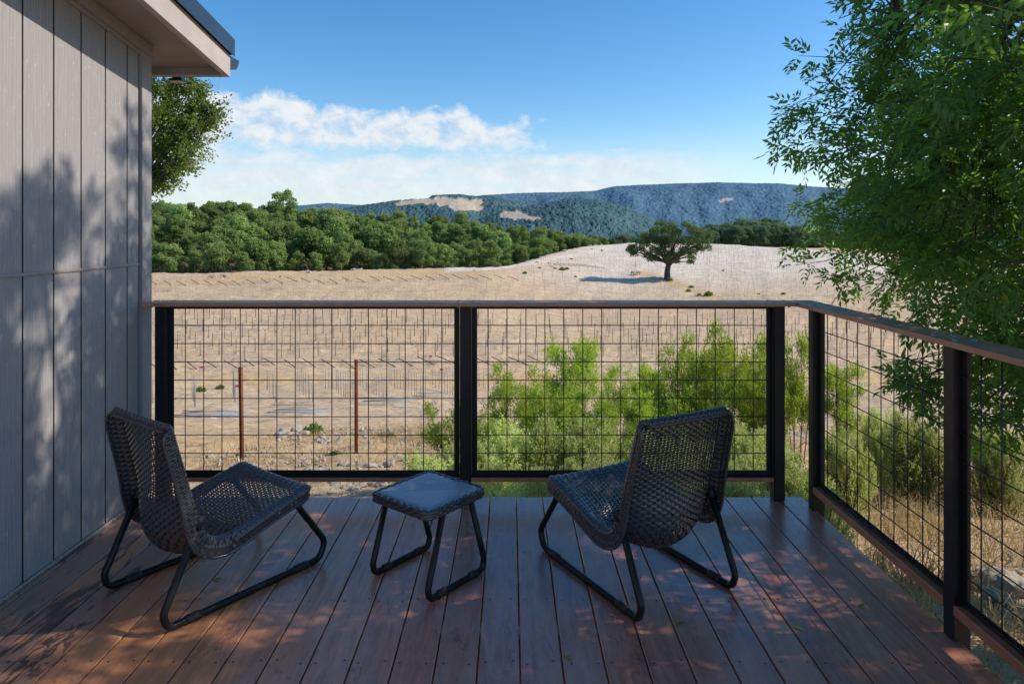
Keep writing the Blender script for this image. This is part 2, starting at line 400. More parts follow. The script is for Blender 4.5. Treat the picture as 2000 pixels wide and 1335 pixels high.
def build_world():
    w = bpy.data.worlds.new('World'); sc.world = w; w.use_nodes = True
    nt = w.node_tree; W = Mat.__new__(Mat); W.nt = nt; W.m = w
    bg = nt.nodes['Background']
    sky = W.n('ShaderNodeTexSky', _sky_type='NISHITA', _sun_disc=False, _sun_elevation=el, _sun_rotation=az, _altitude=300, _air_density=1.0, _dust_density=.6, _ozone_density=2.2)
    d = W.n('ShaderNodeTexCoord').outputs['Generated']
    s = W.n('ShaderNodeSeparateXYZ', Vector=d)
    yy = W.math('MAXIMUM', s.outputs[1], .02)
    ta = W.math('DIVIDE', s.outputs[0], yy)          # bearing as a tangent
    te = W.math('DIVIDE', s.outputs[2], W.math('SQRT', W.math('ADD', W.math('MULTIPLY', s.outputs[0], s.outputs[0]), W.math('MULTIPLY', s.outputs[1], s.outputs[1]))))
    front = W.val(s.outputs[1], .2, .4)
    P = W.n('ShaderNodeCombineXYZ', X=ta, Y=te).outputs[0]
    def mp(sx, sy, lx=0, ly=0): return W.n('ShaderNodeMapping', Vector=P, Scale=(sx, sy, 1), Location=(lx, ly, 0)).outputs[0]
    def win(v, a, b, c, e): return W.math('MULTIPLY', W.val(v, a, b), W.val(v, e, c))
    # puffy cumulus bank: small turrets above, dissolving streaks below
    n1 = W.noise(mp(15, 21, 1.3, .4), 1.6, 9, .62, .3)
    n1b = W.noise(mp(7, 3, 2.3, .9), 1.3, 3, .55)
    top = W.math('ADD', W.math('MULTIPLY', W.val(n1b, .3, .7, -1, 1), .020), W.math('ADD', .176, W.math('MULTIPLY', W.math('ADD', ta, .2), -.055)))
    rel = W.math('SUBTRACT', top, te)                                    # >0 below the cloud tops
    body = W.math('MULTIPLY', W.val(rel, -.016, .010), W.val(te, .100, .128))
    body = W.math('MULTIPLY', body, win(ta, -.80, -.55, -.02, .09))
    cum = W.val(W.math('ADD', n1, W.math('MULTIPLY', body, .46)), .68, .98)
    cum = W.math('MULTIPLY', cum, W.val(body, 0, .12))
    # low streaky layer
    n2 = W.noise(mp(3.2, 22, .7, 1.1), 1.5, 7, .6, .6)
    n3 = W.noise(mp(14, 40, 5, 2), 1.3, 8, .62, .4)
    ltop = W.math('ADD', .112, W.math('MULTIPLY', W.val(n3, .3, .7, -1, 1), .012))
    lay = W.math('MULTIPLY', W.val(te, .02, .06), W.val(W.math('SUBTRACT', ltop, te), -.006, .014))
    lay = W.math('MULTIPLY', lay, win(ta, -.8, -.6, .16, .36))
    lo = W.math('MULTIPLY', W.val(W.math('ADD', n2, W.math('MULTIPLY', n3, .45)), .44, .74), lay)
    wis = W.math('MULTIPLY', W.math('MULTIPLY', W.val(n2, .48, .72), W.val(te, .10, .125)), W.math('MULTIPLY', W.val(te, .165, .14), win(ta, -.8, -.5, .02, .14)))
    lo = W.math('MAXIMUM', lo, W.math('MULTIPLY', wis, .8))
    hz = W.math('MULTIPLY', W.val(te, .15, .03), .5)
    mask = W.math('MAXIMUM', cum, W.math('MULTIPLY', lo, .85))
    mask = W.math('MULTIPLY', W.math('MAXIMUM', mask, 0), front)
    shade = W.mix(W.val(n1, .35, .7), (5.2, 5.7, 6.2), (6.7, 6.8, 6.9))
    hs = W.n('ShaderNodeHueSaturation', Saturation=1.36, Value=1.24, Color=sky.outputs[0]).outputs[0]
    c = W.mix(hz, hs, (4.9, 5.8, 6.5))
    c = W.mix(W.math('MULTIPLY', mask, .92), c, shade)
    nt.links.new(c, bg.inputs[0]); bg.inputs[1].default_value = .14
build_world()
sc.view_settings.view_transform = 'Standard'; sc.view_settings.look = 'None'
sc.view_settings.exposure = 0; sc.view_settings.gamma = 1
sc.cycles.max_bounces = 6; sc.cycles.transparent_max_bounces = 8; sc.cycles.diffuse_bounces = 3; sc.cycles.glossy_bounces = 3
sc.cycles.use_denoising = True

# ------------------------------------------------------------------ terrain
NEAR_D = [-20, 3.0, 4.0, 5, 6, 8, 13, 20, 30, 45, 60, 75]
NEAR_Z = [-.9, -.95, -1.02, -1.2, -1.4, -1.85, -2.75, -4.5, -7.1, -10.0, -12.4, -13.5]
CR_PX = [0, 290, 600, 950, 1000, 1040, 1100, 1170, 1225, 1390, 1500, 1620, 1800, 2000]
CR_Y = [540, 535, 529, 522, 517, 505, 488, 478, 475, 476, 482, 491, 508, 530]
CR_D = [124, 125, 128, 138, 146, 160, 185, 205, 212, 205, 190, 175, 160, 150]
FAR = {  # bearing -> (distance, height) beyond the crest
    0: [(140, -8), (180, -3), (235, 4.5), (320, 0), (500, -35), (1000, -60)],
    300: [(140, -8), (180, -3.5), (235, 3.5), (320, 0), (500, -35), (1000, -60)],
    700: [(145, -8.5), (180, -5), (235, .4), (320, -2), (500, -38), (1000, -60)],
    950: [(160, -10), (190, -8), (235, -3), (320, -8), (500, -40), (1000, -60)],
    1150: [(225, -9), (235, -9), (260, -11), (340, -14), (500, -40), (1000, -60)],
    1300: [(240, -8), (260, -12), (300, -14), (380, -9), (500, -40), (1000, -60)],
    1500: [(225, -8), (260, -13), (300, -14), (390, -6), (500, -36), (1000, -60)],
    2000: [(200, -12), (260, -15), (300, -15), (390, -9), (500, -36), (1000, -60)],
}
FK = sorted(FAR)
def terrain_pd(px, d):
    px = np.asarray(px, float); d = np.asarray(d, float); px, d = np.broadcast_arrays(px, d)
    pc = np.clip(px, 0, 2000)
    zn = np.interp(d, NEAR_D, NEAR_Z)
    dc = np.interp(pc, CR_PX, CR_D); yc = np.interp(pc, CR_PX, CR_Y)
    zc = EYE - (yc - HY) / F_PX * dc
    t = np.clip((d - 75) / (dc - 75), 0, 1); zm = -13.5 + (zc + 13.5) * (t ** 1.05 * .55 + .45 * np.sin(t * math.pi / 2) ** 1.3)
    zs = []
    for k in FK:
        nd = [a for a, b in FAR[k]]; nz = [b for a, b in FAR[k]]
        lo = np.clip((d - dc) / np.maximum(nd[0] - dc, 6), 0, 1)
        zf = np.where(d < nd[0], zc + (nz[0] - zc) * lo ** 1.3, np.interp(d, nd, nz))
        zs.append(zf)
    zs = np.array(zs)
    j = np.clip(np.searchsorted(FK, pc, side='right') - 1, 0, len(FK) - 2)
    fk = np.array(FK, float); u = (pc - fk[j]) / (fk[j + 1] - fk[j])
    jj = j[None]; z0 = np.take_along_axis(zs, jj, 0)[0]; z1 = np.take_along_axis(zs, jj + 1, 0)[0]
    zf = z0 * (1 - u) + z1 * u
    z = np.where(d <= 75, zn, np.where(d <= dc, zm, zf))
    return z
def ground_z(x, y):
    yy = max(y, 1.5)
    return float(terrain_pd(CX + F_PX * x / yy, y)) + bumps(np.array([x]), np.array([y]))[0]
def bumps(x, y):
    a = np.clip((y - 4) / 30, .12, 1)
    return a * (.16 * np.sin(x * .31 + 1.3 * np.sin(y * .17)) * np.sin(y * .23 + .7) + .07 * np.sin(x * .9 + y * .4) * np.sin(y * .77 - x * .2)) + .025 * np.sin(x * 3.1 + y) * np.sin(y * 2.7)
def depth_for(px, py, d0=70, d1=215):
    """distance along a bearing at which the field shows at that image height"""
    ds = np.linspace(d0, d1, 600); z = terrain_pd(np.full(600, px), ds); ys = HY + (EYE - z) * F_PX / ds
    return float(ds[np.argmin(np.abs(ys - py))])

pxs = np.unique(np.concatenate([np.linspace(-9000, -300, 14), np.linspace(-300, 2300, 420), np.linspace(2300, 11000, 14)]))
ds = np.unique(np.concatenate([np.linspace(1.5, 20, 90), np.linspace(20, 80, 90), np.linspace(80, 260, 170), np.geomspace(260, 9000, 50)]))
PXg, Dg = np.meshgrid(pxs, ds, indexing='ij')
Xg = (PXg - CX) / F_PX * Dg
Zg = terrain_pd(PXg, Dg) + bumps(Xg, Dg)
nf = np.array([mnoise.noise((x * .9, y * .9, 0)) for x, y in zip(Xg.ravel(), Dg.ravel())]).reshape(Xg.shape)
Zg = Zg + nf * np.clip(Dg / 90, .03, .16)
V = np.stack([Xg, Dg, Zg], -1).reshape(-1, 3)
na, nb = len(pxs), len(ds)
ii = (np.arange(na - 1)[:, None] * nb + np.arange(nb - 1)[None]).ravel()
Q = np.stack([ii, ii + nb, ii + nb + 1, ii + 1], -1)
def sst(x, a, b): t = np.clip((x - a) / (b - a), 0, 1); return t * t * (3 - 2 * t)
Yi = HY + (EYE - Zg) * F_PX / Dg
gn = np.array([mnoise.noise((x * .09, y * .16, 3)) for x, y in zip(Xg.ravel(), Dg.ravel())]).reshape(Xg.shape)
crest = np.interp(np.clip(PXg, 0, 2000), CR_PX, CR_D)
dry = sst(Dg, 9, 13) * sst(-Dg, -34, -24) * np.clip(.6 + gn * 1.4, 0, 1)
dry = np.maximum(dry, sst(Dg, 59, 63) * sst(-Dg, -74, -69) * np.clip(.55 + gn, 0, 1))
dry = np.maximum(dry, .8 * sst(Dg, crest - 15, crest - 8) * sst(-Dg, -(crest + 1), -(crest - 5)) * sst(-PXg, -1010, -900) * np.clip(.6 + gn * 1.2, 0, 1))
dry = np.maximum(dry, .25 * np.clip(.3 + gn, 0, 1))
# grassy berm running down from the lone oak
bx = np.array([1255, 1300, 1340, 1390, 1440]); by = np.array([534, 547, 562, 580, 600])
dist = np.full(Xg.shape, 1e9)
for k in range(4):
    for t_ in np.linspace(0, 1, 12):
        qx = bx[k] + (bx[k+1] - bx[k]) * t_; qy = by[k] + (by[k+1] - by[k]) * t_
        dist = np.minimum(dist, np.hypot((PXg - qx), (Yi - qy) * 2.0))
dry = np.where((Dg > 75) & (Dg < crest), np.maximum(dry, 1.25 * sst(-dist, -16, -8)), dry)
pale = sst(PXg, 900, 1250) * sst(Dg, 105, 150) * np.where(Dg < crest + 10, 1, 0)
# track over the brow
rx = np.array([870, 1000, 1080, 1150, 1200, 1235]); ry = np.array([527, 519, 506, 493, 484, 478])
tr = np.abs(Yi - np.interp(PXg, rx, ry)); track = sst(-tr, -6, -3) * ((PXg > 870) & (PXg < 1240) & (Dg > 100) & (Dg < crest + 3))
pale = np.maximum(pale, track * 1.0); dry = np.where(track > .5, dry * .2, dry)
near = sst(-Dg, -11, -7) * sst(PXg, 1100, 1700)
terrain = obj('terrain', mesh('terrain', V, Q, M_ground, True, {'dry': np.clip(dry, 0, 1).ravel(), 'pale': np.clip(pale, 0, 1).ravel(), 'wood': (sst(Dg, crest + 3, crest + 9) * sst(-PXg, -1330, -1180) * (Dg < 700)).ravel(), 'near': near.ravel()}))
tag(terrain, kind='structure')
gx = np.linspace(-14, 16, 40); gy = np.linspace(-12, 1.5, 20)
A, B = np.meshgrid(gx, gy, indexing='ij'); Z = np.full(A.shape, -.94) + bumps(A, B)
ii = (np.arange(39)[:, None] * 20 + np.arange(19)[None]).ravel()
tag(obj('ground', mesh('ground', np.stack([A, B, Z], -1).reshape(-1, 3), np.stack([ii, ii + 20, ii + 21, ii + 1], -1), M_ground, True,
    {'dry': np.full(800, .2), 'pale': np.zeros(800), 'near': np.ones(800)})), kind='structure')

# ------------------------------------------------------------------ far hills
def hill(name, mat, d, ridge, x0, x1, zbase, depth, nx, ny, cell, amp, golds=(), seed=0):
    r = np.random.default_rng(seed)
    rp = np.array([p for p, y in ridge], float); ry_ = np.array([y for p, y in ridge], float)
    pxs_ = np.linspace(x0, x1, nx); t = np.linspace(0, 1.25, ny)
    PX, T = np.meshgrid(pxs_, t, indexing='ij')
    yr = np.interp(PX, rp, ry_)
    D = d - depth * (1 - T)
    zr = EYE + (HY - yr) / F_PX * d - amp * .55
    spur = np.array([mnoise.fractal((p * .012, tt * 2.2, seed), 1.0, 2.0, 3) for p, tt in zip(PX.ravel(), T.ravel())]).reshape(PX.shape)
    prof = np.where(T <= 1, np.sin(np.clip(T, 0, 1) * math.pi / 2) ** .9, 1 - (T - 1) * 1.2)
    Z = zbase + (zr - zbase) * prof + spur * depth * .02 * np.sin(np.clip(T, 0, 1) * math.pi) * np.clip(1 - T, 0, 1)
    X = (PX - CX) / F_PX * D
    gold = np.zeros(PX.shape)
    Yim = HY + (EYE - Z) * F_PX / D
    edge = np.array([mnoise.fractal((p * .05, y * .09, 7 + seed), 1.0, 2.0, 3) for p, y in zip(PX.ravel(), Yim.ravel())]).reshape(PX.shape)
    for (gx_, gy_, ga, gb, sk) in golds:
        q = ((PX - gx_) / ga) ** 2 + ((Yim - gy_ - sk * (PX - gx_)) / gb) ** 2
        gold = np.maximum(gold, sst(-(q + edge * .9), -1.5, -.6))
    gold *= (T <= 1.02)
    # tree-crown bumps: nearest random crown centre per cell
    cu = X / cell; cv = D / cell; iu = np.floor(cu); iv = np.floor(cv); best = np.full(PX.shape, 9.0); bh = np.zeros(PX.shape)
    def hsh(a, b, k): s_ = np.sin(a * 127.1 + b * 311.7 + k * 74.7 + seed) * 43758.5453; return s_ - np.floor(s_)
    for du in (-1, 0, 1):
        for dv in (-1, 0, 1):
            a, b = iu + du, iv + dv
            q = (cu - a - hsh(a, b, 1)) ** 2 + (cv - b - hsh(a, b, 2)) ** 2
            nb_ = q < best; best = np.where(nb_, q, best); bh = np.where(nb_, .45 + .75 * hsh(a, b, 3), bh)
    bump = np.clip(1 - best / .75, 0, 1) ** .5 * bh
    Z = Z + bump * amp * (1 - gold)
    ii = (np.arange(nx - 1)[:, None] * ny + np.arange(ny - 1)[None]).ravel()
    o = obj(name, mesh(name, np.stack([X, D, Z], -1).reshape(-1, 3), np.stack([ii, ii + ny, ii + ny + 1, ii + 1], -1), mat, True,
                       {'gold': gold.ravel(), 'v': np.clip(bump * 1.2, 0, 1).ravel()}))
    return tag(o, kind='structure')
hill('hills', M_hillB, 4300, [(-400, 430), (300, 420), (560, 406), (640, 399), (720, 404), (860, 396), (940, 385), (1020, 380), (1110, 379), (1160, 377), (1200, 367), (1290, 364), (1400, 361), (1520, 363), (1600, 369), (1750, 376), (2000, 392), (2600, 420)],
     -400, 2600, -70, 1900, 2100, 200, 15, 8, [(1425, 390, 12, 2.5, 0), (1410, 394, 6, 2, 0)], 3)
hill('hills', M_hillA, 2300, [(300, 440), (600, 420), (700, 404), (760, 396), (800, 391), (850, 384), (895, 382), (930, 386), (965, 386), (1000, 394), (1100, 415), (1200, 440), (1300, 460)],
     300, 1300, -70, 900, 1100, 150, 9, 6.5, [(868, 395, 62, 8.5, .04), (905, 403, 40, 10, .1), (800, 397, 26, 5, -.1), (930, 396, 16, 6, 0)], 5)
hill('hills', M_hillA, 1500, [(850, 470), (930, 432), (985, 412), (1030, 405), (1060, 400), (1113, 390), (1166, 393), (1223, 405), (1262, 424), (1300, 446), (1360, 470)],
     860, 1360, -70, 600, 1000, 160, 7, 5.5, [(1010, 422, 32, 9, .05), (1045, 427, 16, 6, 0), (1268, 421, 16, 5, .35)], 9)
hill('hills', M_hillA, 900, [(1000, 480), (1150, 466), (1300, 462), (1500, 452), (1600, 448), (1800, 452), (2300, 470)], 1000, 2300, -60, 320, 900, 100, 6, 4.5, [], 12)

# ------------------------------------------------------------------ house
def build_house():
    h = empty('house', (-2.03, 3.83, 0), label='house wall of grey painted vertical siding with overhanging eave at the left', cat='house')
    def P(name, g, mat, parent=h, smooth=False):
        o = g.build(name, mat, None, smooth); o.parent = parent
        o.matrix_parent_inverse = parent_inv(parent); return o
    XW = -2.03
    # siding: boards with real grooves, two courses split by a drip flashing
    edges = [3.722]; y = 3.615
    while y > -3.0: edges.append(y); y -= .1937
    roofz = lambda yy: 2.55 - .14 * (yy - 3.83)
    g = G(); gg = G()
    for k in range(len(edges) - 1):
        y1, y0 = edges[k] - (.0048 if k else 0.0), edges[k+1] + .0048
        for j, (z0, z1f) in enumerate(((.018, lambda yy: 1.289), (1.303, roofz))):
            b = .0035
            V = np.array([[XW, y0, z0], [XW, y1, z0], [XW, y1, z1f(y1)], [XW, y0, z1f(y0)], [XW - .01, y0 - b, z0], [XW - .01, y1 + b, z0], [XW - .01, y1 + b, z1f(y1)], [XW - .01, y0 - b, z1f(y0)]])
            g.add(V, np.array([[0, 1, 2, 3], [4, 5, 1, 0], [3, 2, 6, 7]]), k * 1.37 + j * .61); gg.add(V, np.array([[4, 0, 3, 7], [1, 5, 6, 2]]))
    yb = edges[-1]
    P('siding', g, MS); g = gg
    g.add(np.array([[XW - .0095, yb, .0], [XW - .0095, 3.726, .0], [XW - .0095, 3.726, roofz(3.726)], [XW - .0095, yb, roofz(yb)]]), np.array([[0, 1, 2, 3]]), .2)
    P('siding_groove', g, mat_paint('groove_shadow_paint', (.025, .021, .02)))
    g = G(); g.box(XW - .012, XW + .006, yb, 3.722, 1.289, 1.2925, .001); g.box(XW - .002, XW + .0065, yb, 3.722, 1.2926, 1.3028, .002)
    P('seam_flashing', g, M_trim)
    g = G(); g.box(XW - .09, XW + .016, 3.737, 3.835, .012, 2.53, .003); P('corner_board', g, MS)
    # skirt bead where wall meets deck
    g = G()
    for k in range(60):
        ya = -3 + k * .1135; r_ = random.uniform(.003, .008)
        g.box(XW + .0005, XW + .004 + r_, ya, ya + .1134, .001, .013 + r_ * .7, .002)
    P('caulk_line', g, mat_plain('caulk', (.30, .28, .25), .9, 0, .2, .4, 60))
    def slope_box(g, x0, x1, y0, y1, zb, zt):
        V = []; s_ = -.14
        for x in (x0, x1):
            for yy in (y0, y1):
                for z in (zb, zt): V.append([x, yy, z + s_ * (yy - 3.83)])
        g.add(np.array(V), np.array([[0, 1, 3, 2], [4, 6, 7, 5], [0, 4, 5, 1], [2, 3, 7, 6], [0, 2, 6, 4], [1, 5, 7, 3]]))
    g = G(); slope_box(g, XW + .001, XW + .024, -3, 3.835, 2.447, 2.511); slope_box(g, XW + .001, XW + .010, -3, 3.73, 2.425, 2.4465); P('frieze_board', g, M_trim)
    g = G(); slope_box(g, -8.3, -1.757, -3.3, 4.16, 2.513, 2.525); P('soffit', g, M_soffit)
    g = G(); slope_box(g, -1.756, -1.72, -3.3, 4.19, 2.471, 2.607); P('rake_fascia', g, M_fascia)
    g = G(); slope_box(g, -8.3, -1.7565, 4.152, 4.19, 2.471, 2.607); P('eave_fascia', g, M_trim)
    g = G(); slope_box(g, -8.32, -1.702, -3.32, 4.205, 2.612, 2.70); slope_box(g, -1.701, -1.698, -3.32, 4.206, 2.602, 2.706); P('roof_edge_flashing', g, M_flash)
    g = G(); slope_box(g, -8.3, -1.71, -3.3, 4.2, 2.7005, 2.712); P('roof', g, M_roof)
    # box gutter under the low eave
    g = G(); zt, zb = 2.553, 2.487
    pts = [(4.1925, zt), (4.1925, zb), (4.285, zb), (4.315, zb + .03), (4.33, zt), (4.318, zt + .004), (4.312, zt - .012), (4.30, zb + .035), (4.28, zb + .006), (4.198, zb + .006), (4.198, zt)]
    m_ = len(pts); V = np.array([[x, a, b] for x in (-8.3, -1.722) for a, b in pts]); q = np.array([[k, (k+1) % m_, m_ + (k+1) % m_, m_ + k] for k in range(m_)])
    g.add(V, [q]); V2 = np.array([[-1.7215, a, b] for a, b in ((4.192, zt), (4.192, zb), (4.285, zb), (4.315, zb + .03), (4.331, zt))]); g.add(V2, np.array([[0, 1, 2, 3, 4]]))
    gt = P('gutter', g, M_gutter)
    g = G(); g.box(-2.10, -2.045, 4.23, 4.285, 2.42, 2.4865, .006); g.box(-2.115, -2.03, 4.215, 4.30, 2.405, 2.4195, .004); P('gutter_outlet', g, M_gutter, gt)
    # remaining walls of the house
    g = G(); g.box(-8.0, XW - .093, 3.70, 3.80, -1.2, 2.50, .003); P('end_wall', g, MS)
    g = G(); g.box(-8.0, XW - .013, -3.0, -2.9, -1.2, 3.35, .003); g.box(-8.0, -7.9, -2.899, 3.699, -1.2, 2.5, .003); P('back_wall', g, MS)
    g = G(); g.box(XW - .25, XW - .012, -3.0, 3.699, -1.2, -.03, .003); P('plinth', g, M_trim)
def parent_inv(p):
    from mathutils import Matrix
    M_ = Matrix.Translation(p.location) @ p.rotation_euler.to_matrix().to_4x4()
    q = p.parent
    return M_.inverted()
def parent_inv(p):
    bpy.context.view_layer.update()
    return p.matrix_world.inverted()
build_house()

# ------------------------------------------------------------------ deck
def build_deck():
    d = empty('deck', (0, 3.8, 0), label='red brown timber deck of long boards in tree shade', cat='deck')
    g = G(); gap0, pitch = .0328, .1447; s = G()
    k = -15
    while True:
        a = gap0 + pitch * k + .003; b = gap0 + pitch * (k + 1) - .003
        if a > 1.62: break
        a = max(a, -2.028)
        if b - a > .02:
            g.box(a, min(b, 1.634), -1.9, 3.797 + random.uniform(-.004, .002), -.026, 0, .0022, k * 1.0 + 31.0)
            for yy in (3.75, 3.553, 3.132, 2.738, 2.343, 1.95, 1.55):
                for xx in (a + .024, b - .024):
                    if b - a > .1:
                        y_ = yy + random.uniform(-.012, .012); x_ = xx + random.uniform(-.006, .006); r = .0042
                        an = np.arange(8) * math.pi / 4
                        s.add(np.stack([x_ + r * np.cos(an), y_ + r * np.sin(an), np.full(8, .0009)], -1), np.array([np.arange(8)]))
        k += 1
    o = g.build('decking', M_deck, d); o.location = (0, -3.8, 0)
    o = s.build('screws', M_screw, d); o.location = (0, -3.8, 0); tag(o, kind='stuff')
    f = G()
    f.box(1.575, 1.613, -1.9, 3.75, -.21, -.027, .003); f.box(-2.02, 1.574, 3.71, 3.75, -.21, -.027, .003)
    for yy in (3.34, 2.94, 2.54, 2.14, 1.74, .94, .14): f.box(-2.02, 1.574, yy - .019, yy + .019, -.21, -.027, .003)
    o = f.build('joists', M_low, d); o.location = (0, -3.8, 0)
    for x, y in ((1.5, 3.6), (-.3, 3.6), (-1.9, 3.6), (1.5, 1.2)):
        f = G(); f.box(x - .045, x + .045, y - .045, y + .045, -1.3, -.212, .004); o = f.build('support_post', M_low, d); o.location = (0, -3.8, 0)
build_deck()

# ------------------------------------------------------------------ railing
def build_railing():
    R = empty('deck_railing', (0, 3.762, 0), label='black steel and wire mesh deck railing with a timber cap rail', cat='railing')
    def P(name, g, mat, parent=None, smooth=False):
        o = g.build(name, mat, parent or R, smooth)
        if parent is None: o.location = (0, -3.762, 0)
        return o
    TOP = 1.068; YC = 3.762; hw = .0305
    # posts of the back run: x centre; posts of the right run: y centre
    bp = [-1.915, -.2465, 1.471]
    for x in bp:
        g = G(); g.box(x - hw, x + hw, YC - .032, YC + .032, .001, TOP, .004); g.box(x - .05, x + .05, YC + .0325, YC + .04, -.2, .0, .002)
        P('post', g, M_post)
    XR = 1.629; rp = [3.632, 2.491, 1.35, .2]
    for y in rp:
        g = G(); g.box(XR - .032, XR + .032, y - hw, y + hw, -.2, TOP, .004); P('post', g, M_post)
    def panel(axis, a0, a1, c, wires, zw):
        """axis 0: runs along x at y=c; axis 1: runs along y at x=c"""
        def bx(g, u0, u1, v0, v1, z0, z1, bev=.0015):
            if axis == 0: g.box(u0, u1, c + v0, c + v1, z0, z1, bev)
            else: g.box(c - v1, c - v0, u0, u1, z0, z1, bev)
        g = G(); w = .030; zb, zt = .132, TOP - .003
        # angle iron: a flat flange towards the deck and a leg away from it
        for (u0, u1, z0, z1) in ((a0, a0 + w, zb, zt), (a1 - w, a1, zb, zt), (a0 + w, a1 - w, zb, zb + w), (a0 + w, a1 - w, zt - w * .55, zt)):
            bx(g, u0, u1, -.004, 0, z0, z1)
        t = .004
        bx(g, a0, a0 + t, -.030, -.0042, zb, zt); bx(g, a1 - t, a1, -.030, -.0042, zb, zt)
        bx(g, a0 + t + .0002, a1 - t - .0002, -.030, -.0042, zb, zb + t); bx(g, a0 + t + .0002, a1 - t - .0002, -.030, -.0042, zt - t, zt)
        o = P('panel_frame', g, M_frame)
        g = G(); r = .0026
        for u in wires:
            p = [(u, c + .004, zb + .01), (u, c + .004, zt - .01)] if axis == 0 else [(c - .004, u, zb + .01), (c - .004, u, zt - .01)]
            g.tube(p, r, 6)
        for z in zw:
            p = [(a0 + .008, c + .0088, z), (a1 - .008, c + .0088, z)] if axis == 0 else [(c - .0088, a0 + .008, z), (c - .0088, a1 - .008, z)]
            g.tube(p, r, 6)
        o2 = g.build('wire_mesh', M_wire, o, True)
    zw = [.9566 - .1008 * k for k in range(9)]
    k_ = .0028206
    panel(0, bp[0] + hw + .002, bp[1] - hw - .003, YC, [(361.1 + 35.83 * k - CX) * k_ for k in range(15)], zw)
    panel(0, bp[1] + hw + .003, bp[2] - hw - .002, YC, [(953.2 + 37.04 * k - CX) * k_ for k in range(15)], zw)
    panel(1, rp[1] + hw + .003, rp[0] - hw - .003, XR - .004, [3.491 - .1009 * k for k in range(10)], zw)
    panel(1, rp[2] + hw + .003, rp[1] - hw - .003, XR - .004, [2.351 - .1 * k for k in range(10)], zw)
    panel(1, rp[3] + hw + .003, rp[2] - hw - .003, XR - .004, [1.21 - .1009 * k for k in range(10)], zw)
    # timber rails under the panels
    for x0, x1 in ((bp[0] + hw + .001, bp[1] - hw - .001), (bp[1] + hw + .001, bp[2] - hw - .001)):
        g = G(); g.box(x0, x1, YC - .036, YC + .03, .108, .130, .003); P('lower_rail', g, M_low)
    for k in range(3):
        g = G(); g.box(XR - .035, XR + .03, rp[k+1] + hw + .001, rp[k] - hw - .001, .094, .1305, .003); P('lower_rail', g, M_low)
    # mitred cap rail
    zc0, zc1 = TOP + .0005, 1.089
    xi, xo, yi, yo = 1.549, 1.688, 3.692, 3.832
    def capmesh(name, loop):
        b = .003; n = len(loop); L = np.array(loop); cen = L.mean(0)
        ins = L + unit(cen - L) * b
        V = np.concatenate([np.c_[L, np.full(n, zc0)], np.c_[L, np.full(n, zc1 - b)], np.c_[ins, np.full(n, zc1)]])
        q = [[k, (k+1) % n, n + (k+1) % n, n + k] for k in range(n)] + [[n + k, n + (k+1) % n, 2*n + (k+1) % n, 2*n + k] for k in range(n)]
        g = G(); g.add(V, [np.array(q), np.array([np.arange(n) + 2*n, np.arange(n)[::-1]])]); return P(name, g, M_cap)
    c1 = capmesh('cap_rail', [(-1.995, yi), (xi - .0008, yi), (xo - .0008, yo), (-1.995, yo)])
    c2 = capmesh('cap_rail', [(xi, yi - .0005), (xi, -1.9), (xo, -1.9), (xo, yo - .0005)])
    def bolt(x, y, cap):
        g = G(); an = np.arange(10) * math.pi / 5; V = []
        for r, z in ((.0095, zc1 - .001), (.009, zc1 + .002), (.005, zc1 + .0042), (.0005, zc1 + .0048)): V.append(np.stack([x + r * np.cos(an), y + r * np.sin(an), np.full(10, z)], -1))
        q = [[r * 10 + j, r * 10 + (j+1) % 10, r * 10 + 10 + (j+1) % 10, r * 10 + 10 + j] for r in range(3) for j in range(10)]
        g.add(np.concatenate(V), np.array(q)); an6 = np.arange(6) * math.pi / 3
        V = np.concatenate([np.stack([x + .007 * np.cos(an6), y + .007 * np.sin(an6), np.full(6, z)], -1) for z in (zc0 - .0072, zc0 - .0002)])
        g.add(V, [np.array([[j, (j+1) % 6, 6 + (j+1) % 6, 6 + j] for j in range(6)]), np.array([np.arange(6)[::-1]])])
        g.build('bolt', M_bolt, cap, True)
    for x in (-1.955, -1.865, -.285, -.205, 1.43, 1.52):
        for y in (yi + .03, yo - .03): bolt(x, y, c1)
    for y in (3.66, 3.57, 2.55, 2.43):
        for x in (xi + .035, xo - .035): bolt(x, y, c2)
build_railing()

# ------------------------------------------------------------------ wicker chairs and table
def spline(pts, n):
    P = np.array(pts, float); m = len(P); t = np.concatenate([[0], np.cumsum(np.linalg.norm(np.diff(P, axis=0), axis=1) ** .5)])
    M_ = np.gradient(P, t, axis=0); out = []
    for s in np.linspace(0, t[-1], n):
        k = min(np.searchsorted(t, s, side='right') - 1, m - 2); h = t[k+1] - t[k]; u = (s - t[k]) / h
        out.append((2*u**3 - 3*u**2 + 1) * P[k] + (u**3 - 2*u**2 + u) * h * M_[k] + (-2*u**3 + 3*u**2) * P[k+1] + (u**3 - u**2) * h * M_[k+1])
    return np.array(out)

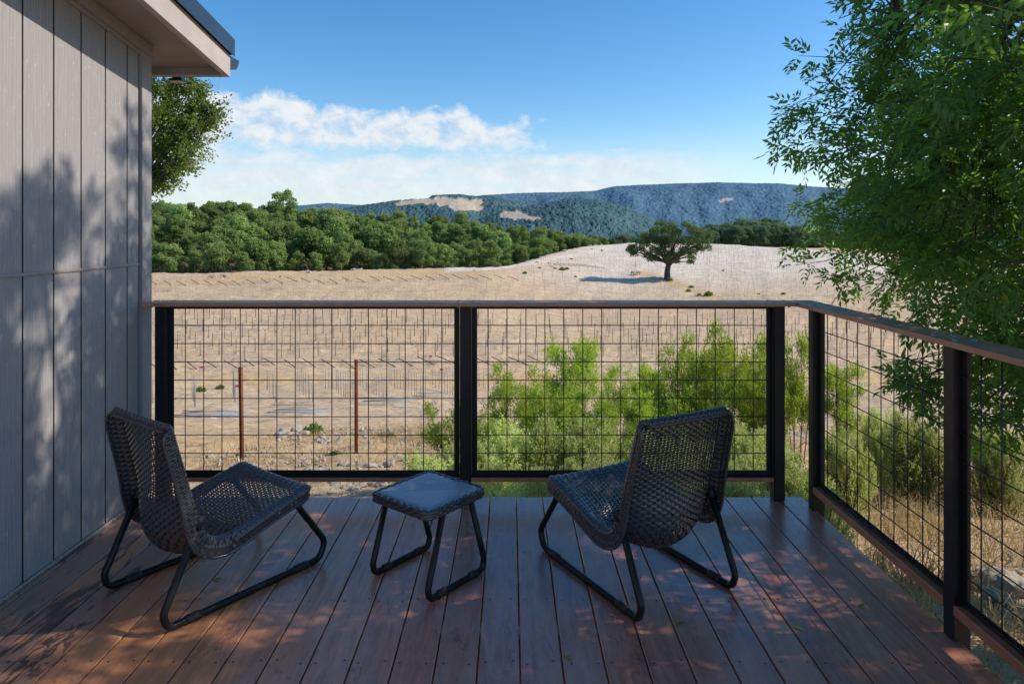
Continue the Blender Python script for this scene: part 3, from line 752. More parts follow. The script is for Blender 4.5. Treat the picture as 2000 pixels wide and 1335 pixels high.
class Shell:
    def __init__(s):
        pr = spline([(.272, .318), (.292, .335), (.293, .354), (.270, .364), (.20, .352), (.06, .318), (-.06, .288), (-.125, .283), (-.175, .305), (-.205, .362), (-.232, .46), (-.262, .58), (-.292, .70), (-.303, .742), (-.318, .757), (-.336, .750), (-.342, .732)], 700)
        s.len = np.concatenate([[0], np.cumsum(np.linalg.norm(np.diff(pr, axis=0), axis=1))]); s.L = s.len[-1]; s.pr = pr
        T = unit(np.gradient(pr, axis=0)); s.T = T; s.N = np.stack([T[:, 1], -T[:, 0]], -1)
        k = np.argmin(np.abs(pr[:, 0] + .15) + (pr[:, 1] > .33)); s.s_bend = s.len[k]
    def at(s, u, sv, off=0.0):
        """u in -1..1 across, sv along the profile; returns points"""
        u, sv = np.broadcast_arrays(np.asarray(u, float), np.asarray(sv, float)); off = np.broadcast_to(np.asarray(off, float), u.shape)
        f = np.interp(sv, s.len, s.pr[:, 0]); z = np.interp(sv, s.len, s.pr[:, 1])
        nf_ = np.interp(sv, s.len, s.N[:, 0]); nz = np.interp(sv, s.len, s.N[:, 1])
        W = np.interp(sv, [0, .05, .3, .5, .75, s.L], [.262, .270, .270, .262, .252, .236])
        dend = np.minimum(sv, s.L - sv); rc = .07
        W = W - rc + np.sqrt(np.clip(rc**2 - np.clip(rc - dend - .006, 0, rc)**2, 0, None))
        rho = .027; fl = (.028 + .020 * np.exp(-((sv - s.s_bend) / .14) ** 2)) * sst(dend, .02, .11)
        w0 = W - rho; A = w0 + rho * math.pi / 2 + fl
        a = np.abs(u) * A; sg = np.sign(u)
        ang = np.clip((a - w0) / rho, 0, math.pi / 2); ex = np.clip(a - w0 - rho * math.pi / 2, 0, None)
        r = np.minimum(a, w0) + rho * np.sin(ang); n = -rho * (1 - np.cos(ang)) - ex
        sag = .098 * np.exp(-((sv - s.s_bend) / .16) ** 2) + .022 * sst(dend, .0, .15)
        n = n - sag * np.clip(1 - (np.minimum(a, w0) / w0) ** 2, 0, 1)
        r = (r + off * np.sin(ang)) * sg; n = n + off * np.cos(ang)
        return np.stack([r, f + nf_ * n, z + nz * n], -1)     # local: x right, y forward, z up
    def weave(s, s0, s1, hole0, hole1):
        g = G(); NC = 30; pitch = .0108; rows = np.arange(s0, s1, pitch) + pitch / 2; amp = .0025
        us = np.linspace(-1, 1, NC * 3 + 1)
        for row in rows:
            j = int(round(row / pitch))
            hole = sst(row, hole0, hole0 + .02) * sst(-row, -hole1, -hole1 + .02)
            hw = .0053 - .0017 * hole * sst(-np.abs(us), -.80, -.74)
            wave = amp * np.cos(math.pi * ((us + 1) / 2 * NC - .5 + j))
            e0 = s.at(us, row - hw, wave - .0004); em = s.at(us, row, wave + .0010); e1 = s.at(us, row + hw, wave - .0004)
            n = len(us); V = np.concatenate([e0, em, e1]); i = np.arange(n - 1)
            q = np.concatenate([np.stack([i, i + 1, i + 1 + n, i + n], -1), np.stack([i + n, i + n + 1, i + 2*n + 1, i + 2*n], -1)])
            g.add(V, q, np.tile(np.floor((us + 1) / 2 * NC + j * .5) * .37 + j * 1.7, 3))
        ss = np.linspace(s0, s1, int((s1 - s0) / pitch * 3) + 1)
        for c in range(NC):
            uc = (c + .5) / NC * 2 - 1
            wu = .0066 / .31
            wave = -amp * .8 * np.cos(math.pi * (c + ss / pitch)) * .8
            e0 = s.at(np.full_like(ss, uc - wu), ss, wave - .0003); em = s.at(np.full_like(ss, uc), ss, wave + .0008); e1 = s.at(np.full_like(ss, uc + wu), ss, wave - .0003)
            n = len(ss); V = np.concatenate([e0, em, e1]); i = np.arange(n - 1)
            q = np.concatenate([np.stack([i, i + n, i + 1 + n, i + 1], -1), np.stack([i + n, i + 2*n, i + 2*n + 1, i + n + 1], -1)])
            g.add(V, q, c * 3.1)
        for u in (-1, 1):      # bound edge
            g.tube(s.at(np.full(60, u), np.linspace(s0, s1, 60)), .006, 6)
        for se in (0.0, s.L):
            if s0 <= se <= s1: g.tube(s.at(np.linspace(-1, 1, 60), np.full(60, se)), .006, 6)
        return g

def sled_leg(parent, x, pts, rad, r, caps, bend=.05):
    g = G(); P = fillet([(x, f, z) for f, z in pts], bend, 8); g.tube(P, r, 12)
    leg = g.build('leg', M_tube, parent, True)
    for (f0, f1) in caps:
        c = G(); c.tube([(x, f0, r + .0005), (x, f0 + (f1 - f0) * .15, r + .0005), (x, f1 - (f1 - f0) * .15, r + .0005), (x, f1, r + .0005)], [r * 1.05, r * 1.22, r * 1.22, r * 1.05], 12)
        c.build('foot_cap', M_cap_foot, leg, True)
    return leg

def build_chair():
    root = empty('wicker_chair', (-1.258, 2.93, 0), math.radians(-37), 'dark woven lounge chair turned right, standing nearest the house wall', 'chair', 'woven lounge chairs on the deck')
    S = Shell()
    S.weave(0, S.s_bend + .02, .10, S.s_bend - .13).build('seat', M_wick, root, True)
    S.weave(S.s_bend + .02 + .0001, S.L, S.s_bend + .15, S.L - .075).build('backrest', M_wick, root, True)
    r = .0142
    for sx in (-1, 1):
        leg = sled_leg(root, sx * .246, [(.212, .315), (.245, .262), (.372, .085), (.345, r), (-.335, r), (-.352, r + .055), (-.212, .372)], None, r, ((.21, .28), (-.27, -.205)), .045)
        for q0, q1, rr_ in (((sx * .246, .222, .292), (sx * .246, .205, .325), .021), ((sx * .246, -.225, .345), (sx * .246, -.208, .385), .0185)):
            b = G(); b.tube([q0, q1], rr_, 10); b.build('leg_socket', M_cap_foot, leg, True)
    return root
chair = build_chair()
c2 = copy_tree(chair); c2.location = (.536, 2.985, 0); c2.rotation_euler = (0, 0, math.radians(29)); c2['label'] = 'dark woven lounge chair turned left, standing in front of the right railing panel'

def build_table():
    root = empty('side_table', (-.352, 2.945, 0), math.radians(-39), 'small square dark side table with smooth top, standing between the two woven chairs', 'table')
    Z = .362; h = .182; rc = .045
    def loop(ins, n=10):
        pts = []; hh = h - ins; r = max(rc - ins, .008)
        for cx, cy, a0 in ((hh - r, hh - r, 0), (-hh + r, hh - r, 90), (-hh + r, -hh + r, 180), (hh - r, -hh + r, 270)):
            for k in range(n): a = math.radians(a0 + 90 * k / (n - 1)); pts.append((cx + r * math.cos(a), cy + r * math.sin(a)))
        return np.array(pts)
    # plate with a slight moulded dish and gate mark
    g = G(); rings = [(.0235, -.002), (.0255, 0.0), (.045, .0006), (.09, -.0005), (.13, -.002), (.165, -.0032), (.178, -.0036)]
    n = 40; V = np.concatenate([np.c_[loop(i), np.full(n, Z + z)] for i, z in rings] + [[[0, 0, Z - .0046]]])
    q = [[r * n + j, r * n + (j+1) % n, (r+1) * n + (j+1) % n, (r+1) * n + j] for r in range(len(rings) - 1) for j in range(n)]
    m = (len(rings) - 1) * n; g.add(V, [np.array(q), np.array([[m + j, m + (j+1) % n, m + n] for j in range(n)])])
    Lb = loop(.012); V = np.concatenate([np.c_[Lb, np.full(n, Z - .034)], np.c_[Lb, np.full(n, Z - .006)], np.c_[loop(.026), np.full(n, Z - .006)]])
    g.add(V, [np.array([[j, (j+1) % n, n + (j+1) % n, n + j] for j in range(n)] + [[n + j, n + (j+1) % n, 2*n + (j+1) % n, 2*n + j] for j in range(n)]), np.array([np.arange(n)[::-1]])])
    g.build('tabletop', M_plate, root, True)
    # woven border
    g = G(); per = 64 * 3
    def resample(L):
        L = np.vstack([L, L[:1]]); s = np.concatenate([[0], np.cumsum(np.linalg.norm(np.diff(L, axis=0), axis=1))]); t = np.linspace(0, s[-1], per + 1)[:-1]
        return np.stack([np.interp(t, s, L[:, 0]), np.interp(t, s, L[:, 1])], -1)
    ph = np.arange(per) / 3 * math.pi
    rows = [(.0195, .0002, 0), (.0095, .0005, 0), (.0005, -.008, 1), (-.001, -.018, 1), (.0, -.028, 1)]
    for k, (ins, dz, side) in enumerate(rows):
        wv = .0018 * np.cos(ph + math.pi * k); Ls = []
        for e, lift in ((-.0052, -.0008), (0, .0012), (.0052, -.0008)):
            if side: P = resample(loop(ins)); nrm = unit(P); Ls.append(np.c_[P + nrm * (wv + lift)[:, None], np.full(per, Z + dz + e)])
            else: P = resample(loop(ins + e)); Ls.append(np.c_[P, Z + dz + wv + lift])
        V = np.concatenate(Ls); i = np.arange(per); i2 = (i + 1) % per
        q = np.concatenate([np.stack([i, i2, i2 + per, i + per], -1), np.stack([i + per, i2 + per, i2 + 2*per, i + 2*per], -1)])
        g.add(V, q, np.tile(np.floor(np.arange(per) / 6 + k * .5) * .71 + k * 3.3, 3))
    g.build('woven_edge', M_wick, root, True)
    r = .0135
    for sx in (-1, 1):
        sled_leg(root, sx * .168, [(.085, Z - .034), (.168, .055), (.160, r), (-.160, r), (-.168, .055), (-.085, Z - .034)], None, r, ((.07, .115), (-.115, -.07)), .035)
build_table()

# ------------------------------------------------------------------ vegetation builders
def tint(o_me): return o_me
def rand_dir(n, rng): 
    v = rng.normal(size=(n, 3)); return unit(v)

def add_foliage(name, mat, parent, P, D, Nn, L, W, v, fold=.15, mid=.45):
    V, T = leaf_arrays(P, D, Nn, L, W, fold, mid)
    return obj(name, mesh(name, V, T, mat, False, {'v': np.repeat(v, 4)}), parent)

def oak_mesh(rng, H, R, nclump, nleaf, leaf, zlow=.13, droop=.0, clumps=None, mat=None, name='crown', squash=1.12):
    """broad crown of leaf clumps; returns crown mesh"""
    if clumps is None:
        clumps = []
        for k in range(nclump):
            a = rng.uniform(0, 2 * math.pi); t = rng.uniform(0, 1) ** .6; zz = rng.uniform(zlow, .93)
            prof = math.sqrt(max(.06, 1 - ((zz - .42) / .56) ** 2)); rr = R * prof * t * .92
            clumps.append((rr * math.cos(a), rr * math.sin(a), zz * H, R * rng.uniform(.22, .44)))
    Ps = []; Ns = []; vs = []
    tot = sum(c[3] ** 2 for c in clumps)
    for (x, y, z, r) in clumps:
        n = int(nleaf * r * r / tot); d = rand_dir(n, rng); d[:, 2] = np.where(d[:, 2] < -.25, -d[:, 2] * .6, d[:, 2]); d = unit(d)
        lump = 1 + .22 * np.sin(d[:, 0] * 5 + x) * np.sin(d[:, 1] * 6 + y) + .12 * np.sin(d[:, 2] * 11 + z)
        rad = r * rng.uniform(.55, 1.05, n) ** .6 * lump
        p = np.array([x, y, z]) + d * rad[:, None] * np.array([1, 1, squash]); p[:, 2] -= droop * rng.uniform(0, 1, n) ** 2 * r
        Ps.append(p); Ns.append(unit(d + rng.normal(size=(n, 3)) * .7))
        vs.append(np.clip(-.02 + .55 * (rad / (r * 1.2)) + .30 * (d[:, 2]) + .1 * z / H + rng.normal(size=n) * .12 + (rng.uniform() - .5) * .3, 0, 1))  # shade put into leaf colour: inner and lower leaves darker, tops lighter
    P = np.concatenate(Ps); N_ = np.concatenate(Ns); v = np.concatenate(vs)
    D = unit(np.cross(N_, rand_dir(len(P), rng)))
    s = leaf * rng.uniform(.6, 1.4, len(P))
    V, T = leaf_arrays(P - D * s[:, None] * .5, D, N_, s, s * .75, .1, .5)
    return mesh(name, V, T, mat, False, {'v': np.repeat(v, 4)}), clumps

def trunk_mesh(rng, H, clumps, r0, mat, lean=(0, 0), nl=6, fork=.3, name='trunk'):
    g = G(); f = np.array([lean[0], lean[1], H * fork])
    base = np.array([[0, 0, -.4], [lean[0] * .3, lean[1] * .3, H * fork * .5], f]); g.tube(base, [r0 * 1.25, r0, r0 * .85], 8)
    for c in clumps[:nl]:
        e = np.array(c[:3]); m_ = (f + e) / 2 + rng.normal(size=3) * .05 * H; m_[2] -= .02 * H
        g.tube([f - [0, 0, .05 * H], f * .65 + m_ * .35, m_, e], [r0 * .62, r0 * .5, r0 * .32, r0 * .1], 6)
    me = mesh(name, np.concatenate(g.V), [np.concatenate(x) for x in g.F.values()], mat, True)
    return me

# ---- the wood beyond the field: separate oaks, copies of six kinds
kinds = []
for k in range(6):
    r_ = np.random.default_rng(50 + k); H = [8.5, 9.5, 7.0, 10.5, 8, 6][k]; R = [2.9, 3.3, 2.9, 3.2, 3.5, 2.6][k]
    cm, cl = oak_mesh(r_, H, R, 40 + 4 * (k % 3), 14000, .27, .2 if k % 2 else .12, mat=M_woodleaf)
    tm = trunk_mesh(r_, H, cl, .22, M_bark, nl=7)
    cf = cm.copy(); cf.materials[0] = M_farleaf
    kinds.append((cm, tm, cf))
def wood_tree(px, d, k, s, label, group, far=False, name='oak_tree'):
    x = (px - CX) / F_PX * d; z = float(terrain_pd(px, d)) - .2
    t = empty(name, (x, d, z), random.uniform(0, 6.28), label, 'tree', group)
    t.scale = (s * random.uniform(.9, 1.12), s * random.uniform(.9, 1.12), s)
    obj('crown', kinds[k][2 if far else 0], t); obj('trunk', kinds[k][1], t)
    return t
rw = random.Random(5)
wood = []
SKY = ([0, 290, 400, 540, 600, 700, 800, 860, 950, 1000, 1050, 1150, 1230], [384, 386, 392, 394, 400, 408, 412, 414, 428, 428, 444, 461, 470])
def try_row(d_of, step, jit, hf, n0=150, n1=1180):
    px = n0
    while px < n1:
        d = d_of(px) + rw.uniform(-jit, jit)
        wood.append((px + rw.uniform(-6, 6), d, hf))
        px += step * rw.uniform(.75, 1.25) * 150 / d
cd = lambda px: float(np.interp(px, CR_PX, CR_D))
try_row(lambda p: max(cd(p) + 9, 138), 40, 4, .62)
try_row(lambda p: max(cd(p) + 18, 150), 42, 5, .82)
try_row(lambda p: max(cd(p) + 32, 168), 41, 6, .9)
try_row(lambda p: max(cd(p) + 44, 188), 42, 6, .95, 220, 1150)
try_row(lambda p: max(cd(p) + 52, 210), 44, 7, 1, 220, 1130)
try_row(lambda p: max(cd(p) + 60, 236), 40, 6, 1, 220, 1240)
for (px, d, hf) in wood:
    k = rw.randrange(6); H = [8.5, 9.5, 7.0, 10.5, 8, 6][k]
    sy = np.interp(px, *SKY) + rw.uniform(0, 12); ztop = EYE + (HY - sy) / F_PX * d
    room = ztop - float(terrain_pd(px, d))
    h = min(hf * rw.uniform(6.2, 11.5), room) if d < 226 else room * rw.uniform(.84, 1.1)
    h = max(h, 3.2)
    if px > 1000 and d < 200 and px > 1000 + (d - 150) * 3.0: h = min(h, room)
    front = d < 160
    wood_tree(px, d, k, h / H / .98, 'rounded oak at the front edge of the wood behind the bare field' if front else 'rounded oak standing deep in the wood behind the bare field', 'front row oaks of the wood' if front else 'oaks within the wood')
t = wood_tree(552, 232, 3, 1.38, 'tall open oak standing above the skyline of the wood', None)
# distant tree belt right of the lone oak
for row, (d0, tops) in enumerate(((385, 6), (410, 0), (440, -2))):
    px = 1375
    while px < 1900:
        d = d0 + rw.uniform(-6, 6); sy = np.interp(px, [1375, 1420, 1510, 1545, 1600, 1650, 1900], [446, 436, 433, 440, 452, 458, 462]) + tops + rw.uniform(-2, 7)
        k = rw.randrange(6); H = [8.5, 9.5, 7.0, 10.5, 8, 6][k]; room = EYE + (HY - sy) / F_PX * d - float(terrain_pd(px, d))
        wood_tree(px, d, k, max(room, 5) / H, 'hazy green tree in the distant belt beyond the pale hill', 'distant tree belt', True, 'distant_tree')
        px += rw.uniform(11, 19)
for px in np.arange(1130, 1375, 13):
    d = 330 + rw.uniform(-12, 12); k = rw.randrange(6); H = [8.5, 9.5, 7.0, 10.5, 8, 6][k]
    room = EYE + (HY - (461 + rw.uniform(-4, 6))) / F_PX * d - float(terrain_pd(px, d))
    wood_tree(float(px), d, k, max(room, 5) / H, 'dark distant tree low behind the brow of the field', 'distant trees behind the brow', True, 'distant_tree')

# ---- the lone oak on the hill
def lone_oak():
    d = depth_for(1303, 545, 100, 160); x = (1303 - CX) / F_PX * d; m = d / F_PX      # metres per photo pixel
    z = float(terrain_pd(1303, d)) - .1
    t = empty('lone_oak', (x, d, z), 0, 'spreading dark oak standing alone on the bare hillside', 'tree')
    r = np.random.default_rng(77)
    spec = [(1289, 436, 12), (1281, 450, 12), (1298, 448, 12), (1310, 442, 12), (1322, 452, 12), (1336, 438, 11), (1347, 446, 13), (1360, 452, 12), (1373, 451, 10), (1385, 458, 8), (1256, 458, 11), (1268, 464, 13), (1246, 469, 10), (1258, 474, 11), (1234, 482, 9), (1228, 487, 8), (1238, 493, 8), (1252, 486, 10), (1264, 496, 9), (1266, 504, 7), (1281, 502, 9), (1276, 488, 12), (1289, 489, 12), (1300, 478, 13), (1288, 468, 14), (1308, 466, 14), (1324, 470, 13), (1340, 468, 13), (1356, 470, 12), (1373, 472, 11), (1382, 482, 8), (1366, 484, 10), (1346, 490, 11), (1350, 502, 8), (1352, 511, 6), (1328, 488, 11), (1324, 510, 5), (1312, 494, 10), (1298, 500, 8), (1386, 468, 8)]
    cl = []
    for (px, py, rr) in spec:
        dmax = 3.4 * math.sqrt(max(.1, 1 - ((px - 1305) / 95) ** 2))
        for dep in ([r.uniform(-.85, .2) * dmax] + ([r.uniform(.3, .9) * dmax] if r.uniform() < .35 else [])):
            cl.append(((px - 1303) * m, dep, (545 - py) * m, rr * m * r.uniform(.85, 1.05)))
    cm, _ = oak_mesh(r, 11, 7, 0, 26000, .24, clumps=cl, mat=M_loneleaf, droop=.9, squash=.85)
    obj('crown', cm, t)
    g = G(); fk = np.array([.35, 0, 3.3])
    g.tube([(0, 0, -.5), (.02, 0, .4), (.02, 0, 1.6), fk], [.95, .66, .56, .5], 10)
    for k in range(0, len(cl), 2):
        e = np.array(cl[k][:3]); mid = fk * .5 + e * .5 + np.array([0, 0, .3]) + r.normal(size=3) * .3
        g.tube([fk - [0, 0, .3], fk * .7 + mid * .3, mid, e], [.22, .17, .11, .04], 6)
    g.tube([fk - [0, 0, .4], (1.3, -.3, 4.1), (2.6, -.4, 5.2), (4.2, -.5, 6.3)], [.42, .36, .25, .1], 8)
    g.tube([fk - [0, 0, .3], (-.6, .2, 4.6), (-2.0, .3, 6.2), (-3.5, .2, 7.0)], [.36, .3, .22, .1], 8)
    g.build('trunk', M_bark2, t, True)
    return x, d
LOX, LOD = lone_oak()

# ---- ash tree beside the deck
def ash_tree():
    rng = np.random.default_rng(21); base = np.array([4.95, 4.0, -1.35])
    t = empty('ash_tree', base, 0, 'large leafy ash tree with narrow drooping leaflets beside the right railing', 'tree')
    zk = [.1, .5, 1.1, 2.0, 3.0, 4.0, 5.0, 5.7, 6.2, 6.6]; rk = [1.1, 1.8, 2.35, 2.65, 2.55, 2.3, 1.85, 1.3, .75, .2]
    cxy = np.array([4.5, 3.85])
    def lumpf(a, z): return 1 + .13 * np.sin(3 * a + 1.1 * z) + .10 * np.sin(7 * a - 2.3 * z + 1) + .08 * np.sin(2.9 * z + 5 * a)
    # limbs
    limbs = []; g = G()
    fk = np.array([4.85, 3.95, .55])
    g.tube([base + [0, 0, -.2], base + [-.02, 0, .9], fk], [.17, .14, .13], 10)
    for k in range(11):
        a = k * 2.399 + .4; z1 = [1.6, 3.0, 4.8, 2.4, 5.6, 4.0, 1.9, 4.6, 3.4, 2.8, 6.0][k]
        R_ = np.interp(z1, zk, rk) * .7; e = np.array([cxy[0] + R_ * math.cos(a), cxy[1] + R_ * math.sin(a), z1])
        m1 = fk * .6 + e * .4 + np.array([0, 0, .35]) + rng.normal(size=3) * .12; m2 = fk * .25 + e * .75 + np.array([0, 0, .3]) + rng.normal(size=3) * .12
        P = spline([fk + [0, 0, -.1], m1, m2, e], 14); rad = np.linspace(.075, .012, 14); g.tube(P, rad, 7)
        limbs.append(P[4:])
        for j in range(7):
            s = P[rng.integers(4, 13)]; dv = unit(rng.normal(size=3) + (s - np.array([cxy[0], cxy[1], 3.0])) * .25); ln = rng.uniform(.5, .95)
            Q_ = spline([s, s + dv * ln * .5 + [0, 0, .08], s + dv * ln + [0, 0, -.05]], 7); g.tube(Q_, np.linspace(.02, .006, 7), 5); limbs.append(Q_)
    LP = np.concatenate(limbs)
    # twig clusters
    n = 3700; C = []
    while len(C) < n:
        z = rng.uniform(.15, 6.6, 4000); a = rng.uniform(0, 2 * math.pi, 4000); R_ = np.interp(z, zk, rk) * lumpf(a, z)
        q = rng.uniform(0, 1, 4000) ** .34
        x = cxy[0] + R_ * q * np.cos(a); y = cxy[1] + R_ * q * np.sin(a)
        keep = rng.uniform(0, 1, 4000) < ((R_ * q) / 2.7 + .12) * np.interp(z, [3.6, 5.0], [1, .5])
        hole = np.sin(x * 2.1 + 1.7 * np.sin(z * 1.3)) * np.sin(y * 1.9 + z * 1.1) * np.sin(z * 2.0 + x) 
        keep &= z < 1.72 + .745 * (x + 2.03) + .25 * np.sin(y * 3.3 + 1)
        hx = x - z / .745; hy = y - z * .094                    # where each cluster's shade lands on the deck
        keep &= ~((hx < -.75) & (hx > -2.1) & (hy < 2.75) & (rng.uniform(0, 1, 4000) < .5))
        keep &= y < 6.15
        gx_, gy_ = x - (z + .95) / .745, y - (z + .95) * .094      # light flecks on the ground right of the railing
        keep &= ~((gx_ > 1.6) & (gx_ < 4.2) & (gy_ < 4.6) & (np.sin(gx_ * 4.1 + 1) * np.sin(gy_ * 4.7) > .1) & (rng.uniform(0, 1, 4000) < .9))
        keep &= ~((z < 1.5) & (y < 3.3) & (x < 4.2))
        wy = y - .07 * (x + 2.03); wz = z - .745 * (x + 2.03)      # gaps running along the light, seen as bright streaks on the house wall
        gap = np.sin(wy * 6.3 + 1.6 * np.sin(wz * 2.6)) + .8 * np.sin(wy * 11 - wz * 3.1 + 2) + .5 * np.sin(wz * 5.2 + wy * 3)
        keep &= ~((gap > .55) & (wz > .05) & (rng.uniform(0, 1, 4000) < .93))
        keep &= hole < np.interp(z, [3.2, 5.0], [.26, .12])
        keep &= ~((x < 2.0) & (z < 1.7) & (y < 4.1)); keep &= ~((x < 2.9) & (z < .9) & (y < 3.2))
        for p in np.stack([x, y, z], -1)[keep]: C.append(p)
    C = np.array(C[:n])
    cen = np.array([cxy[0], cxy[1], 3.0]); out = unit((C - cen) * np.array([1, 1, .5])); tw = unit(out * .9 + rng.normal(size=C.shape) * .45 + np.array([0, 0, .05]))
    tw_len = rng.uniform(.18, .30, n)
    # twigs
    for i in range(n):
        b = C[i] - tw[i] * tw_len[i] * .6
        j = np.argmin(((LP - b) ** 2).sum(1)); s = LP[j]
        if np.linalg.norm(s - b) < 1.1: g.tube([s, s * .5 + b * .5 + [0, 0, .06], b, C[i] + tw[i] * tw_len[i] * .4], [.006, .005, .004, .0015], 3, False)
        else: g.tube([b - tw[i] * .15, b, C[i] + tw[i] * tw_len[i] * .4], [.004, .004, .0015], 3, False)
    o = g.build('trunk', M_bark2, t, True); o.location = -base
    # compound leaves
    NL = 8; Pl = np.repeat(C, NL, 0); T_ = np.repeat(tw, NL, 0); tl = np.repeat(tw_len, NL)
    fr = np.tile(np.linspace(-.30, .42, NL), n); Pl = Pl + T_ * (fr * tl)[:, None]
    side = unit(np.cross(T_, rand_dir(len(T_), rng))); rd = unit(T_ * .6 + side * 1.0 + np.array([0, 0, -.10]))
    rl = rng.uniform(.11, .17, len(rd)); cv = np.repeat(rng.uniform(0, 1, n), NL)
    NF = 7; s7 = np.array([.32, .32, .58, .58, .82, .82, 1.0]); sg = np.array([-1, 1, -1, 1, -1, 1, 0])
    lat = unit(np.cross(rd, np.array([0, 0, 1.0]) + rng.normal(size=rd.shape) * .35)); nn = np.cross(lat, rd)
    LPp = Pl[:, None] + rd[:, None] * (rl[:, None] * s7)[..., None] + np.array([0, 0, -1]) * (rl[:, None] * s7 ** 2 * .18)[..., None]
    LD = rd[:, None] * (.75 + .25 * (sg == 0))[None, :, None] + lat[:, None] * sg[None, :, None] * .8 + np.array([0, 0, -.13]) + rng.normal(size=(len(rd), NF, 3)) * .16
    LN = np.repeat(nn[:, None], NF, 1) + rng.normal(size=(len(rd), NF, 3)) * .3
    LPp = LPp.reshape(-1, 3); LD = LD.reshape(-1, 3); LN = LN.reshape(-1, 3); N_ = len(LPp)
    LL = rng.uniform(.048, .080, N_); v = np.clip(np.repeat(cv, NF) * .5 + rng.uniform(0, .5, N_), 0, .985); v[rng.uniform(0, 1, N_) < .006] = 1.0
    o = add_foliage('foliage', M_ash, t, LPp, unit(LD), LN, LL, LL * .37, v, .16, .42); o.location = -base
ash_tree()

# ---- live oak behind the house corner
def house_oak():
    rng = np.random.default_rng(31); base = np.array([-6.0, 8.8, ground_z(-6.0, 8.8) - .1])
    t = empty('live_oak', base, 0, 'small leaved evergreen oak showing past the house corner under the eave', 'tree')
    cl = []
    for k in range(60):
        d = rand_dir(1, rng)[0]; q = rng.uniform(.45, 1) ** .5
        cl.append(np.array([-5.9, 8.8, 3.55]) + d * q * np.array([2.25, 2.2, 1.75]))
    for p in ((430, 215, 8.4), (405, 190, 8.5), (380, 170, 8.6), (400, 250, 8.3), (385, 290, 8.3), (370, 320, 8.4), (345, 345, 8.5), (325, 355, 8.6), (395, 225, 8.5), (360, 240, 8.3), (340, 200, 8.4), (320, 290, 8.3), (310, 230, 8.2), (345, 275, 8.4), (312, 175, 8.3), (305, 340, 8.4), (350, 175, 8.6), (415, 232, 8.5), (372, 268, 8.4)): cl.append(at(*p) + np.array([-.12, 0, 0]))
    g = G(); fk = base + [0.3, 0, 2.6]
    g.tube([base, base + [.1, 0, 1.3], fk], [.2, .17, .15], 8)
    Ps = []; Ds = []; Ns = []; vs = []
    for ci, c in enumerate(cl):
        m = fk * .45 + c * .55 + [0, 0, .15]; g.tube(spline([fk, m, c], 7), np.linspace(.05, .006, 7), 5)
        r = .34 if ci < 60 else .22
        for j in range(12 if ci < 60 else 13):
            d = rand_dir(1, rng)[0]; e = c + d * r * rng.uniform(.5, 1.25); ax = unit(e - c)
            g.tube([c, (c + e) / 2 + [0, 0, .02], e], [.005, .004, .002], 3, False)
            n = 50; f = rng.uniform(.2, 1.05, n)[:, None]; p = c + (e - c) * f + rng.normal(size=(n, 3)) * .035
            Ps.append(p); Ds.append(unit(ax + rng.normal(size=(n, 3)) * .8 + [0, 0, .2])); Ns.append(unit(rng.normal(size=(n, 3)) + [0, 0, .8]))
            vs.append(np.clip(rng.uniform(.0, .6) + rng.uniform(0, .45, n), 0, 1))
    o = g.build('trunk', M_bark, t, True); o.location = -base
    P = np.concatenate(Ps); L = rng.uniform(.03, .052, len(P))
    o = add_foliage('foliage', M_oakleaf, t, P, np.concatenate(Ds), np.concatenate(Ns), L, L * .55, np.concatenate(vs), .12, .5); o.location = -base
house_oak()

